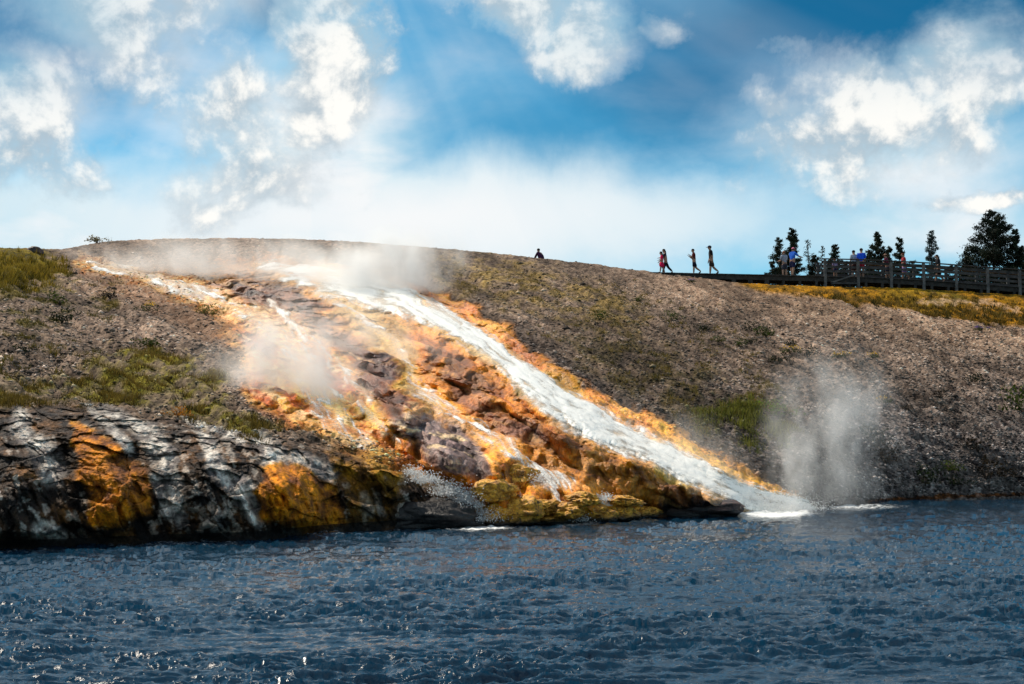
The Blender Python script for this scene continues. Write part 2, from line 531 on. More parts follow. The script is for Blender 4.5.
# gravel, stones and hummocks on the ordinary slopes, up and down
rough_ground = (1 - rock_amp) * (1 - .8 * white_water)
grv = fbm(P0[..., 0] * 4.3, P0[..., 1] * 2.8, P0[..., 2] * 3, 3, gain=.7)
gul = fbm((PY - PX * .42) * .055, PX * .010 + PY * .006, 15.5, 4, gain=.6, ridged=True)
P[..., 2] += sst(0, .06, tt)[:, None] * rough_ground * (grv * .05 + med * .09 + fin * .04) - edge_in * rough_ground * sst(.1, .7, gul) * .24
# stepped terraces on the sinter apron
print('relief done')

# -------- colour
C = np.zeros(PX.shape + (3,))


def paint(m, rgb, k=1.0):
    global C
    m = np.clip(m, 0, 1)[..., None]
    if np.ndim(rgb) == 1: rgb = np.asarray(rgb)
    C = C * (1 - m) + rgb * k * m


def two(a, b, n, lo=-.35, hi=.35):
    f = sst(lo, hi, n)[..., None]
    return np.asarray(a) * (1 - f) + np.asarray(b) * f


gv = np.clip(.5 + fin * .9, 0, 1)
grain = fin * .6 + grv * .6
# bare gravel: pinkish beige above, grey violet below
paint(np.ones(PX.shape), two(lin(88, 74, 66), lin(172, 150, 134), grain))
right = sst(560, 760, PX)
lowr = right * sst(345, 450, PY + low * 30)
paint(lowr * .85, two(lin(74, 68, 70), lin(156, 146, 142), grain))
paint(right * (1 - sst(0, 30, PY - ctl(pxs, [(560, 270), (740, 290), (860, 310), (1024, 335)])[None, :])) * .75, two(lin(150, 122, 104), lin(205, 176, 152), grain))
# dark scree beside the torrent
paint(region([(435, 285), (470, 300), (530, 330), (600, 375), (700, 430), (800, 470), (790, 500), (740, 470), (640, 420), (580, 388), (520, 340), (470, 308), (430, 292)], 10, 6) * .85, two(lin(44, 38, 38), lin(128, 118, 114), grain, -.25, .5))
# olive and brown vegetation tints
paint(region([(440, 258), (520, 262), (600, 285), (650, 310), (640, 330), (560, 312), (500, 300), (440, 285)], 14, 12) * sst(-.25, .25, med + .15) * .65, two(lin(92, 78, 34), lin(150, 125, 62), fin))
paint(region([(560, 320), (640, 330), (720, 370), (790, 400), (790, 445), (700, 435), (640, 395), (570, 350)], 16, 14) * sst(-.3, .25, med + .1) * .8, two(lin(50, 44, 28), lin(92, 80, 46), fin))
green = region([(688, 405), (720, 400), (760, 408), (785, 420), (790, 440), (765, 448), (725, 432), (700, 420)], 8, 9)
paint(green * .8 * sst(-.35, .2, med + fin * .5), two(lin(52, 54, 22), lin(104, 104, 44), fin))
# meadow behind the gravel on the right
MED = ctl(pxs, [(640, 270), (725, 284), (760, 290), (800, 295), (860, 304), (940, 314), (1024, 328), (1174, 345)])
meadow = sst(-2, 3, MED[None, :] - PY + wyn * 3) * (PX > 728) * sst(728, 745, PX)
paint(meadow, two(lin(84, 64, 26), lin(164, 118, 50), med * .7 + fin * .6))
paint(meadow * sst(.05, .4, low + med * .5) * .6, lin(90, 84, 34))
paint(region([(915, 296), (980, 302), (1030, 308), (1030, 313), (975, 307), (920, 299)], 3) * .7, lin(176, 150, 128))
# left slope
paint(region([(-60, 245), (30, 248), (60, 258), (70, 270), (55, 282), (-60, 284)], 6, 5), two(lin(66, 62, 16), lin(142, 122, 42), fin))
lg = region([(-160, 375), (0, 372), (60, 380), (110, 350), (170, 348), (225, 375), (235, 405), (300, 432), (240, 436), (170, 412), (110, 402), (60, 402), (0, 410), (-160, 412)], 9, 9)
paint(lg * (.45 + .5 * sst(-.25, .2, med + .4 * fin)), two(lin(36, 38, 12), lin(116, 108, 42), med * .6 + fin * .7))
paint(region([(0, 285), (60, 282), (120, 290), (110, 300), (50, 315), (70, 330), (30, 335), (0, 325)], 8, 14) * sst(-.1, .3, med) * .8, two(lin(60, 56, 22), lin(112, 100, 44), fin))
# cliff
cl_lo = sst(0, 60, PY - CLTOP[None, :])
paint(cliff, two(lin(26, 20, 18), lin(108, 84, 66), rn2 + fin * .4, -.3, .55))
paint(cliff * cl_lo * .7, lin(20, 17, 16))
# running streaks of pale sinter: noise drawn out down the slope
run = (PX - (PY - 400) * .42)
st = fbm(run * .075, PY * .012, 3.1, 3, gain=.6) + .5 * fin
stm = sst(.16, .40, st + .55 * fin + .35 * rn2 - .06 + .22 * sst(-20, 40, 80 - np.abs(PX - 210)) - .0) * cliff * sst(545, 520, PY)
whc = two(lin(110, 104, 102), lin(226, 220, 212), fin + .5 * rn2)
paint(cliff * sst(.0, .4, med + .5 * fin) * .55, two(lin(74, 52, 36), lin(136, 100, 70), fin))
paint(stm * .34, whc)
for pl in ([(18, 415, 7), (30, 440, 9), (45, 455, 11), (52, 475, 10)], [(90, 404, 4), (112, 425, 5), (135, 448, 5)], [(105, 405, 5), (150, 432, 8), (170, 462, 9), (178, 492, 6), (183, 520, 4)],
           [(155, 478, 5), (170, 512, 5)], [(185, 412, 4), (215, 425, 5), (240, 440, 6)], [(200, 430, 6), (212, 450, 8), (235, 490, 7), (252, 520, 6)], [(258, 436, 9), (275, 458, 11)], [(298, 458, 9), (325, 474, 9)],
           [(240, 480, 7), (258, 520, 8)], [(365, 498, 5), (369, 510, 6)], [(380, 498, 4), (382, 512, 4)], [(40, 530, 8), (62, 535, 5)]):
    paint(strip(pl, .55, .55, .95) * .85, whc)
brown = two(lin(84, 50, 10), lin(214, 146, 42), rn2 * .7 + fin * .6, -.4, .5)
paint(region([(75, 425), (95, 432), (122, 440), (142, 460), (152, 480), (155, 512), (130, 522), (98, 528), (88, 500), (78, 465)], 5, 5), brown)
paint(region([(262, 465), (292, 462), (318, 478), (336, 503), (344, 521), (320, 530), (262, 527), (256, 492)], 5, 5), brown)
paint(region([(330, 452), (375, 445), (402, 458), (405, 478), (370, 486), (335, 478)], 8, 6) * .7, two(lin(84, 58, 30), lin(170, 128, 70), rn2))
paint(region([(345, 480), (400, 478), (395, 522), (345, 528)], 6, 6) * .55, two(lin(60, 44, 22), lin(128, 92, 34), rn2))
# mineral apron: orange and peach base, striped down the flow
flow = (PY - PX * .62)
fs = fbm(flow * .06, (PX + PY) * .014, 1.7, 4, gain=.6) + .35 * fin
paint(mineral, two(lin(176, 100, 34), lin(242, 178, 104), fs, -.4, .45))
paint(region([(240, 320), (310, 318), (350, 350), (400, 390), (420, 440), (400, 470), (340, 440), (300, 420), (255, 400)], 12, 5) * .85, two(lin(176, 96, 36), lin(250, 196, 126), fs, -.25, .3))
paint(region([(225, 264), (260, 262), (290, 268), (308, 285), (325, 310), (350, 332), (388, 352), (396, 380), (412, 415), (395, 412), (362, 385), (340, 352), (300, 325), (262, 312), (222, 300), (200, 290)], 6, 4), two(lin(70, 46, 40), lin(140, 98, 78), med + fin * .5))
paint(region([(205, 262), (250, 259), (290, 267), (306, 280), (270, 282), (225, 280), (150, 268)], 4, 4) * .9, two(lin(96, 62, 18), lin(168, 116, 46), fin))
paint(region([(355, 345), (385, 350), (394, 370), (380, 382), (358, 372)], 6, 3) * .7, lin(88, 62, 58))
# yellow green channel between the mounds
paint(region([(320, 298), (380, 305), (410, 325), (412, 360), (418, 385), (438, 405), (420, 412), (402, 388), (390, 350), (350, 325)], 7, 3) * .85, two(lin(166, 128, 66), lin(228, 196, 136), fs))
paint(region([(395, 340), (414, 345), (418, 378), (402, 384)], 6, 2) * .6, lin(186, 142, 46))
# orange ridge
paint(region([(412, 328), (440, 322), (470, 335), (505, 362), (530, 386), (560, 412), (610, 445), (660, 470), (735, 505), (740, 514), (650, 520), (560, 470), (505, 440), (470, 412), (440, 390), (418, 372)], 5, 3), two(lin(150, 90, 20), lin(240, 160, 48), fs + med * .4))
paint(region([(505, 425), (545, 420), (600, 450), (650, 470), (700, 492), (740, 508), (735, 514), (650, 518), (636, 498), (590, 482), (545, 468), (515, 450)], 8, 5) * .7, two(lin(90, 62, 46), lin(184, 134, 98), fs + med * .5))
paint(region([(655, 498), (700, 496), (742, 508), (740, 516), (660, 520)], 5, 3), lin(34, 28, 32))
paint(region([(446, 355), (462, 352), (484, 382), (500, 402), (545, 425), (540, 440), (505, 428), (480, 412), (455, 398), (448, 375)], 5, 4) * .75, two(lin(58, 40, 40), lin(136, 100, 92), med + fin * .5))
paint(region([(420, 345), (436, 338), (440, 360), (430, 372)], 5, 2) * .8, lin(104, 64, 56))
paint(region([(490, 355), (508, 358), (530, 385), (538, 402), (525, 400), (500, 372)], 4, 4) * sst(-.05, .2, fin), lin(96, 82, 10))
paint(strip([(440, 332, 4), (480, 352, 5), (520, 385, 4), (560, 416, 4)], .5, .5, .8) * sst(0, .2, fin), lin(90, 56, 10))
# purple mound near the river
paint(region([(398, 412), (430, 408), (460, 425), (485, 452), (500, 472), (490, 488), (455, 485), (425, 470), (402, 445)], 6, 5) * .95, two(lin(52, 44, 50), lin(142, 124, 122), rn2 + fin * .6))
paint(region([(370, 425), (400, 420), (405, 455), (380, 455)], 7, 4) * .5, lin(140, 96, 50))
paint(region([(385, 440), (410, 440), (445, 468), (470, 478), (495, 480), (500, 505), (470, 498), (430, 478), (400, 462)], 5, 4) * .75, two(lin(140, 76, 14), lin(220, 140, 40), rn2))
# yellow stepped cascades at the foot
yel = two(lin(136, 80, 8), lin(252, 172, 44), rn2 * .7 + fin * .7, -.45, .45)
paint(region([(488, 442), (535, 446), (530, 460), (505, 470), (525, 490), (590, 488), (640, 500), (655, 516), (560, 526), (485, 526), (480, 500), (485, 470)], 6, 5) * .92, yel)
paint(region([(500, 466), (520, 462), (524, 480), (508, 484)], 4, 3) * .85, lin(52, 40, 26))
paint(region([(540, 468), (590, 480), (600, 490), (540, 488)], 6, 4) * .6, two(lin(110, 66, 46), lin(190, 130, 96), fs))
# bright orange borders of the torrent
bor = strip([(430, 296, 6), (470, 312, 8), (502, 336, 9), (532, 362, 8), (565, 388, 10), (600, 402, 12), (645, 424, 14), (690, 452, 14), (740, 476, 12), (790, 498, 10)], .4, .6, .4)
paint(bor, two(lin(200, 122, 28), lin(246, 180, 104), fs + sst(580, 700, PX) * .6 - .2))
paint(strip([(545, 372, 8), (575, 390, 9)], .5, .4, .3) * .7, lin(176, 136, 18))
paint(strip([(420, 318, 5), (460, 338, 5), (500, 362, 4)], .5, .4, .4) * .7, lin(214, 160, 40))
paint(strip([(655, 468, 4), (690, 482, 5)], .5, .4, .4) * .8, lin(200, 160, 30))
# left stream with glowing orange edges
paint(strip([(80, 260, 7), (140, 273, 9), (200, 292, 11), (250, 314, 13), (300, 335, 18)], .5, .6, .5) * .8, two(lin(176, 104, 44), lin(248, 206, 150), fin))
paint(region([(60, 266), (120, 274), (190, 298), (240, 325), (220, 345), (150, 310), (90, 285)], 10, 6) * .3, lin(150, 106, 74))
# right bank waterline: rusty rim
paint(strip([(868, 500, 3.5), (920, 497, 3), (1000, 493, 3), (1174, 488, 3)], .4, .3, .3) * .9, two(lin(60, 34, 14), lin(140, 82, 38), fin))
paint((tt[:, None] < .03) * sst(870, 820, PX) * .8, lin(22, 20, 20))
wet = np.clip(np.maximum.reduce([white_water, bor * .8, mineral * .55 + .3 * mineral * sst(-.1, .3, fs), cliff * .35, fallA]), 0, 1)
paint(np.maximum(white_water - tor, 0) * .45, two(lin(214, 168, 110), lin(246, 226, 190), fin)); paint(tor * .8, lin(226, 214, 190))
lum = C.mean(-1, keepdims=True)
satm = (.18 + .16 * np.clip(mineral + bor, 0, 1) + .22 * cliff)[..., None]
C = np.clip(lum + (C - lum) * (1 + satm), .004, .9)
minz = np.clip(np.maximum(mineral, bor), 0, 1)
# occlusion shade painted into the creases, peach glints and foam painted on the flow
crease_shade = sst(.55, .12, bil + .18 * fin)
foam_glint = sst(.12, .34, fbm((PY - PX * .35) * .13, (PX + PY * .5) * .025, 9.1, 4, gain=.62) + .25 * fin)
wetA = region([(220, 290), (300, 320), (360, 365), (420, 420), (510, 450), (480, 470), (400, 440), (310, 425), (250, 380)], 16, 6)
C = C * (1 - .42 * (minz * crease_shade * (1 - .8 * white_water))[..., None])
paint(foam_glint * minz * wetA * .8, lin(255, 220, 166))
paint(foam_glint * minz * (1 - wetA) * .30, lin(236, 176, 104))
paint(sst(.1, .45, med + .6 * fin - .15) * minz * (1 - white_water) * .22, two(lin(70, 44, 36), lin(110, 80, 70), fin))
diag = fbm((PY - PX * .42) * .10, PX * .016 + PY * .01, 5.5, 4, gain=.62)
bare = (1 - minz) * (1 - cliff) * (1 - meadow) * (1 - lg)
C *= (1 - bare * (.38 - .14 * sst(500, 300, PX)) + bare * ((.50 * diag - .12 * sst(.1, .7, gul)) + .24 * low + .28 * med))[..., None]
C *= (1 + .18 * low + .16 * med)[..., None]
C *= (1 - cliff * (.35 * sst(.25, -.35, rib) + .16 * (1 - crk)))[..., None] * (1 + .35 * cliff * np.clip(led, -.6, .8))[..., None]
C = np.clip(C, .004, .9)
print('painted')

# rows below the water and behind the crest
def extra_rows():
    lo = []
    for k, (dy_, z) in enumerate(((-60, -2.0), (-10, -1.6), (-3.0, -1.1), (-.7, -.45))):
        q = P[0].copy()
        sc = (q[:, 1] + dy_) / q[:, 1]
        if dy_ == -60: q[:, 1] = -30
        else: q[:, 0] *= sc; q[:, 1] *= sc
        q[:, 2] = z
        lo.append(q)
    hi = []
    for dy_ in (1.2, 3, 6, 10, 16, 24, 36, 60, 120, 300, 900, 4000):
        q = P[-1].copy(); sc = (q[:, 1] + dy_) / q[:, 1]
        q[:, 0] *= sc; q[:, 1] *= sc
        q[:, 2] = q[:, 2] * max(0, 1 - dy_ / 300) + 11.5 * min(1, dy_ / 300) - .10 * min(dy_, 12) + (0.25 * np.sin(q[:, 0] * .21) * min(1, dy_ / 12))
        hi.append(q)
    return lo, hi


lo, hi = extra_rows()
V = np.concatenate([np.stack(lo), P, np.stack(hi)], 0)
CC = np.concatenate([np.repeat(C[:1], len(lo), 0), C, np.repeat(C[-1:], len(hi), 0)], 0)
WW = np.concatenate([np.repeat(wet[:1], len(lo), 0), wet, np.repeat(wet[-1:] * 0, len(hi), 0)], 0)
nr, nc = V.shape[:2]


def grid_faces(nr, nc, keep=None):
    i = np.arange(nr * nc).reshape(nr, nc)
    f = np.stack([i[:-1, :-1], i[:-1, 1:], i[1:, 1:], i[1:, :-1]], -1)
    if keep is not None: f = f[keep]
    return f.reshape(-1, 4)


def terrain_mat():
    m, nt, b = new_mat('sinter_and_gravel')
    geo = nt.node('ShaderNodeNewGeometry')
    p = geo.outputs['Position']
    c = nt.attr('tone'); w = nt.attr('wet', 'Fac')
    n1 = nt.noise(p, 9, 4, 0.65); n2 = nt.noise(p, 30, 3, 0.6)
    v = nt.node('ShaderNodeTexVoronoi'); nt.set(v.inputs['Vector'], p); v.inputs['Scale'].default_value = 6.5
    k = nt.math('ADD', nt.math('MULTIPLY', n1, 1.1), nt.math('MULTIPLY', n2, .9))
    k = nt.math('ADD', k, nt.math('MULTIPLY', nt.math('SUBTRACT', v.outputs['Distance'], .35), .55))
    k = nt.ramp(k, 0.6, 1.45, .28, 1.85, False)
    nt.set(b.inputs['Base Color'], nt.mix(1.0, c, nt.comb(k, k, k), 'MULTIPLY'))
    nt.set(b.inputs['Roughness'], nt.ramp(w, 0, 1, .92, .28))
    nt.set(b.inputs['Specular IOR Level'], nt.ramp(w, 0, 1, .12, .5))
    bn = nt.node('ShaderNodeBump'); bn.inputs['Strength'].default_value = .9; bn.inputs['Distance'].default_value = .09
    nt.set(bn.inputs['Height'], nt.math('ADD', nt.math('ADD', n1, nt.math('MULTIPLY', n2, .4)), nt.math('MULTIPLY', v.outputs['Distance'], -.5)))
    nt.set(b.inputs['Normal'], bn.outputs[0])
    return m


TM = terrain_mat()
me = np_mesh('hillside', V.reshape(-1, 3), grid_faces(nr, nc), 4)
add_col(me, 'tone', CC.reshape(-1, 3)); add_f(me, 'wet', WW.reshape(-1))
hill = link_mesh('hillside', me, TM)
tag(hill, kind='structure')
bpy.context.view_layer.update()


def surf(px, py):
    """ground point seen on a bearing"""
    c = int(np.clip(np.searchsorted(pxs, px), 0, len(pxs) - 1))
    t = (Y0[c] - py) / (Y0[c] - YC[c])
    r = int(np.clip(round(t * (NR - 1)), 0, NR - 1))
    return Vector([float(v) for v in P[r, c]])


def ground(X, Y):
    ok, loc, nrm, idx = hill.ray_cast(Vector((X, Y, 80)), Vector((0, 0, -1)))
    return loc.z if ok else 12.0


# ------------------------------------------------------------------ hot white water running down the slope
strk = np.zeros(PX.shape)
for i_, pl_ in enumerate((
        TOR, [(95, 263, 4), (140, 272, 5), (200, 291, 6), (250, 312, 7), (285, 335, 9), (305, 365, 15), (325, 400, 18), (335, 418, 14)],
        [(403, 468, 4), (422, 478, 8), (450, 490, 11), (468, 503, 13), (480, 518, 15)], [(415, 385, 12), (435, 398, 10), (470, 425, 7), (500, 440, 9), (512, 448, 9)],
        [(520, 455, 5), (528, 470, 9), (545, 478, 10), (570, 480, 7)], [(550, 488, 3), (578, 521, 5)], POOL[:5])):
    q_ = np.asarray(pl_, float)
    c0_, c1_ = np.searchsorted(pxs, q_[:, 0].min() - 45), np.searchsorted(pxs, q_[:, 0].max() + 45)
    s_ = (slice(None), slice(c0_, c1_))
    pl3 = [(a[0], a[1], 1) for a in pl_]
    dd_ = line_d([(a[0], a[1], 30) for a in pl_], PX[s_], PY[s_])
    strk[s_] = np.where(dd_ < 1, flow_streaks(pl3, PX[s_] + wxn[s_] * 4, PY[s_] + wyn[s_] * 4, i_ * 3.3), strk[s_])


def foam_mat():
    m, nt, b = new_mat('white_water')
    geo = nt.node('ShaderNodeNewGeometry'); p = geo.outputs['Position']
    a = nt.attr('foam', 'Fac')
    # streaks drawn out along the flow
    st_ = nt.attr('streak', 'Fac')
    n2 = nt.noise(p, 15, 5, .75, .4)
    s = nt.math('ADD', nt.math('MULTIPLY', st_, .8), nt.math('SUBTRACT', n2, 0.02))
    f = nt.ramp(s, .25, .66)
    nt.set(b.inputs['Base Color'], nt.mix(f, (.84, .84, .80, 1), (.98, .97, .92, 1)))
    b.inputs['Roughness'].default_value = .35
    b.inputs['Specular IOR Level'].default_value = .5
    nt.set(b.inputs['Alpha'], nt.ramp(nt.math('ADD', a, nt.math('MULTIPLY', nt.math('SUBTRACT', s, .5), 1.5)), .22, 1.0))
    bn = nt.node('ShaderNodeBump'); bn.inputs['Strength'].default_value = .5; bn.inputs['Distance'].default_value = .05
    nt.set(bn.inputs['Height'], s); nt.set(b.inputs['Normal'], bn.outputs[0])
    return m


FM = foam_mat()
nrm = np.cross(np.gradient(P, axis=1), np.gradient(P, axis=0)); nrm /= np.linalg.norm(nrm, axis=-1)[..., None] + 1e-9
nrm[nrm[..., 2] < 0] *= -1


def water_sheet(name, mask, lift, label):
    cell = (mask[:-1, :-1] > .04) | (mask[1:, 1:] > .04)
    i = np.arange(mask.size).reshape(mask.shape)
    f = np.stack([i[:-1, :-1], i[:-1, 1:], i[1:, 1:], i[1:, :-1]], -1)[cell]
    used = np.unique(f)
    if not len(used): return
    remap = np.zeros(mask.size, np.int64); remap[used] = np.arange(len(used))
    h = (mask * lift * (.6 + .4 * strk) + (mask - .35) * .03)
    q = (P + nrm * h[..., None]).reshape(-1, 3)[used]
    me = np_mesh(name, q, remap[f], 4)
    add_f(me, 'foam', mask.reshape(-1)[used]); add_f(me, 'streak', strk.reshape(-1)[used])
    o = link_mesh(name, me, FM)
    tag(o, label, 'hot water', kind='structure')


water_sheet('hot_stream', tor * (.75 + .25 * sst(300, 420, PX)), .07, 'broad white torrent of hot water running down the orange slope into the river')
water_sheet('hot_pool', np.clip(pool - tor, 0, 1) * .85, .05, 'shallow steaming white water spreading over the top of the slope')
water_sheet('hot_stream', fallA * (.42 + .6 * foam_glint), .05, 'narrow glowing stream running down the left slope')
water_sheet('waterfall', fallB * .5, .05, 'splashing white fall beside the dark overhanging rock')
water_sheet('hot_stream', np.maximum.reduce([fallC, fallG, rivs]) * (.45 + .5 * foam_glint), .05, 'pale water running between the purple and the orange mound')
water_sheet('waterfall', np.maximum.reduce([fallD, fallE, fallF]) * .58, .05, 'thin white falls stepping over yellow mossy rocks')
print('streams')

# ------------------------------------------------------------------ the river
rpx = np.concatenate([np.linspace(-2600, -161, 60), np.arange(-160, 1184, 1.25), np.linspace(1190, 3600, 60)])
rpy = np.concatenate([[1400, 1100, 950, 860, 800, 760, 735], np.arange(720, 486, -.62)])
rd = EYE * (cp - sp_ * (342 - rpy) / F) / -(sp_ + cp * (342 - rpy) / F)
RX, RY = np.meshgrid((rpx - 512) / F, rd)
RX = RX * RY
calm = 1 / (1 + (RY / 60) ** 2)
wq = fbm(RX * .5, RY * .8, 4.4, 2)
w1 = fbm(RX * .75, RY * 1.5, 0.3, 3, gain=.55, ridged=True)
w2 = fbm(RX * .95 + 3 + .8 * wq, RY * 3.1 + 1.2 * wq, 1.9, 2, gain=.5, ridged=True)
w4 = fbm(RX * 2.3 + 13 + .8 * wq, RY * 7.0 + wq, 11.9, 2, gain=.5, ridged=True)
w3 = fbm(RX * 7.5 + 3, RY * 12.5, 5.9, 2, gain=.6, ridged=True)
w0 = fbm(RX * .16, RY * .3, 7.7, 3)
RZ = (w2 * .034 + sst(.2, .9, w2) * .036 + w4 * .028 * (1 + w1 * .6) + w3 * .014) * np.clip(1.15 + 1.3 * w0 + .7 * wq, .55, 2.2) - .05
RV = np.stack([RX, RY, RZ], -1)
me = np_mesh('river', RV.reshape(-1, 3), grid_faces(*RX.shape), 4)
rpxg, rpyg = np.meshgrid(rpx, rpy)
fo = np.zeros(RX.shape)
wl = ctl(rpx, list(zip(pxs[::5], Y0[::5])))[None, :]
near_bank = sst(16, 0, rpyg - wl)
for (cx, a, b, s) in ((485, 30, 5, .75), (575, 30, 3, .4), (775, 40, 4, .75), (850, 60, 4, .42), (630, 40, 3, .25)):
    yb = np.interp(cx, pxs, Y0)
    fo = np.maximum(fo, s * np.exp(-((rpxg - cx) / a) ** 2 - ((rpyg - yb - 2) / b) ** 2))
fo = fo + .22 * sst(.1, .6, w1) * near_bank * (rpxg < 480)
add_f(me, 'foam', np.clip(fo * (1 + w2 * .8), 0, 1))
m, nt, b = new_mat('river_water')
geo = nt.node('ShaderNodeNewGeometry'); p = geo.outputs['Position']
q = nt.vmath('MULTIPLY', p, (1, 1.9, 1))
n1 = nt.noise(q, 2.8, 5, .62, .5); n2 = nt.noise(q, 9, 4, .6, .2)
fa = nt.attr('foam', 'Fac')
ff = nt.ramp(nt.math('ADD', fa, nt.math('MULTIPLY', nt.math('SUBTRACT', n2, .5), .9)), .25, .8)
nt.set(b.inputs['Base Color'], nt.mix(ff, (.003, .024, .050, 1), (.82, .84, .84, 1)))
nt.set(b.inputs['Roughness'], nt.ramp(ff, 0, 1, .07, .7))
b.inputs['IOR'].default_value = 1.36
bn = nt.node('ShaderNodeBump'); bn.inputs['Strength'].default_value = .5; bn.inputs['Distance'].default_value = .03
nt.set(bn.inputs['Height'], nt.math('ADD', n1, nt.math('MULTIPLY', n2, .45))); nt.set(b.inputs['Normal'], bn.outputs[0])
river = link_mesh('river', me, m)
tag(river, kind='structure')
print('river')

# ------------------------------------------------------------------ steam
def steam(name, label, centre, size, dens, rot=(0, 0, 0), rise=1.0, nscale=1.4, thr=.35, seed=0):
    me = bpy.data.meshes.new(name)
    bm = bmesh.new(); bmesh.ops.create_icosphere(bm, subdivisions=3, radius=1.0); bm.to_mesh(me); bm.free()
    m = bpy.data.materials.new('steam_vapour'); m.use_nodes = True
    nt = NT(m.node_tree)
    for n in list(nt.n):
        if n.type != 'OUTPUT_MATERIAL': nt.n.remove(n)
    out = [n for n in nt.n if n.type == 'OUTPUT_MATERIAL'][0]
    tc = nt.node('ShaderNodeTexCoord')
    o = tc.outputs['Object']
    geo = nt.node('ShaderNodeNewGeometry')
    q = nt.vmath('MULTIPLY', nt.vmath('ADD', geo.outputs['Position'], (seed * 13.1, 0, seed * 3.7)), (1, 1, .6))
    wc = nt.noise(q, nscale * .55 / min(size), 3, .6, .4, color=True)
    ow = nt.vmath('ADD', o, nt.vmath('SCALE', nt.vmath('SUBTRACT', wc, (.5, .5, .5)), scale=1.9))
    r = nt.vmath('LENGTH', ow)
    rim = nt.ramp(nt.vmath('LENGTH', o), 1.0, .5)
    n1 = nt.noise(q, nscale / min(size), 3, .58, .7)
    sp = nt.math('MULTIPLY', nt.math('POWER', nt.ramp(r, 1.1, .0), 1.6), rim)
    sepn = nt.node('ShaderNodeSeparateXYZ'); nt.set(sepn.inputs[0], o)
    base = nt.ramp(sepn.outputs[2], -1, 1, 1.0, 1.0 - .75 * rise, False)
    d = nt.ramp(n1, thr, thr + .36)
    d = nt.math('MULTIPLY', nt.math('MULTIPLY', nt.math('MULTIPLY', d, sp), base), dens)
    pv = nt.node('ShaderNodeVolumeScatter')
    pv.inputs['Color'].default_value = (1.0, .99, .97, 1); pv.inputs['Anisotropy'].default_value = .35
    nt.set(pv.inputs['Density'], d); nt.l.new(pv.outputs[0], out.inputs['Volume'])
    m.cycles.volume_step_rate = 1.0
    ob = link_mesh(name, me, m, None, centre)
    ob.scale = size; ob.rotation_euler = rot
    tag(ob, label, 'steam', kind='stuff')
    return ob


def spt(px, py, dY=0):
    c = surf(px, py); d = c - Vector((0, 0, EYE))
    return Vector((0, 0, EYE)) + d * ((c.y + dY) / c.y)


steam('steam', 'thick white steam drifting over the top of the slope', spt(365, 276, -4), (7.6, 4.2, 3.4), 1.9, (0, R_(-14), 0), .5, 2.2, .28, 1)
steam('steam', 'thin steam haze along the crest', spt(225, 264, -4), (13.5, 3.8, 2.8), .8, (0, 0, 0), .4, 1.6, .28, 2)
steam('steam', 'pale steam rising beside the narrow stream on the left slope', spt(285, 378, -1.4), (4.2, 2.4, 3.8), 2.1, (0, R_(20), 0), .4, 1.8, .28, 3)
steam('steam', 'upright steam plume rising from the water at the foot of the torrent', pt(828, 432, 43.5), (3.2, 2.2, 4.3), .95, (0, R_(7), 0), .35, 2.3, .30, 4)
steam('steam', 'light steam along the lower torrent', spt(690, 458, -.6), (5.6, 1.7, 2.1), .4, (0, R_(26), 0), .4, 1.6, .30, 5)
steam('steam', 'faint haze over the middle of the mineral slope', spt(385, 345, -2.0), (5.8, 2.3, 3.0), .55, (0, R_(24), 0), .4, 1.6, .28, 6)

def spray(label, spots, n):
    pos = []
    for (px, py, sx, sy, dYs, wgt) in spots:
        k = int(n * wgt)
        x = px + rng.normal(0, sx, k); y = py - np.abs(rng.normal(0, sy, k)) + rng.normal(0, 1.0, k)
        b_ = np.array(spt(px, py, dYs)); sc_ = b_[1] / F
        pos.append(np.stack([b_[0] + (x - px) * sc_, b_[1] + rng.normal(0, .25, k), b_[2] - (y - py) * sc_], -1))
    pos = np.concatenate(pos); k = len(pos)
    tv = np.array([(1, 1, 1), (-1, -1, 1), (-1, 1, -1), (1, -1, -1)], float)
    v = tv[None] * rng.uniform(.5, 1.4, (k, 4, 1)) * (.004 + .015 * rng.random((k, 1, 1)) ** 2) + pos[:, None, :]
    tf = np.array([(0, 1, 2), (0, 3, 1), (0, 2, 3), (1, 3, 2)])
    me = np_mesh('water_spray', v.reshape(-1, 3), (tf[None] + np.arange(k)[:, None, None] * 4).reshape(-1, 3), 3)
    o = link_mesh('water_spray', me, SPM)
    tag(o, label, 'spray', kind='stuff')


def leaf_like_spray():
    m, nt, b = new_mat('spray_drops')
    geo = nt.node('ShaderNodeNewGeometry')
    c = nt.mix(nt.noise(geo.outputs['Position'], 8, 2), (.85, .88, .9, 1), (.97, .97, .97, 1))
    nt.set(b.inputs['Base Color'], c); b.inputs['Roughness'].default_value = .25
    tr = nt.node('ShaderNodeBsdfTranslucent'); nt.set(tr.inputs[0], c)
    mx = nt.node('ShaderNodeMixShader'); mx.inputs[0].default_value = .5
    out = [n for n in nt.n if n.type == 'OUTPUT_MATERIAL'][0]
    nt.l.new(b.outputs[0], mx.inputs[1]); nt.l.new(tr.outputs[0], mx.inputs[2]); nt.l.new(mx.outputs[0], out.inputs[0])
    return m


SPM = leaf_like_spray()
spray('white drops thrown up beside the dark rock and at the foot of the torrent', (
    (412, 474, 6, 3, -.7, .06), (425, 482, 8, 4, -.8, .14), (448, 493, 9, 6, -.9, .22), (466, 506, 8, 8, -.9, .3), (478, 520, 13, 6, -.8, .34), (786, 510, 22, 5, -.4, .3), (760, 500, 20, 5, -.4, .15), (545, 480, 8, 4, -.5, .07), (578, 520, 8, 3, -.4, .06), (606, 500, 4, 3, -.4, .04)), 8000)

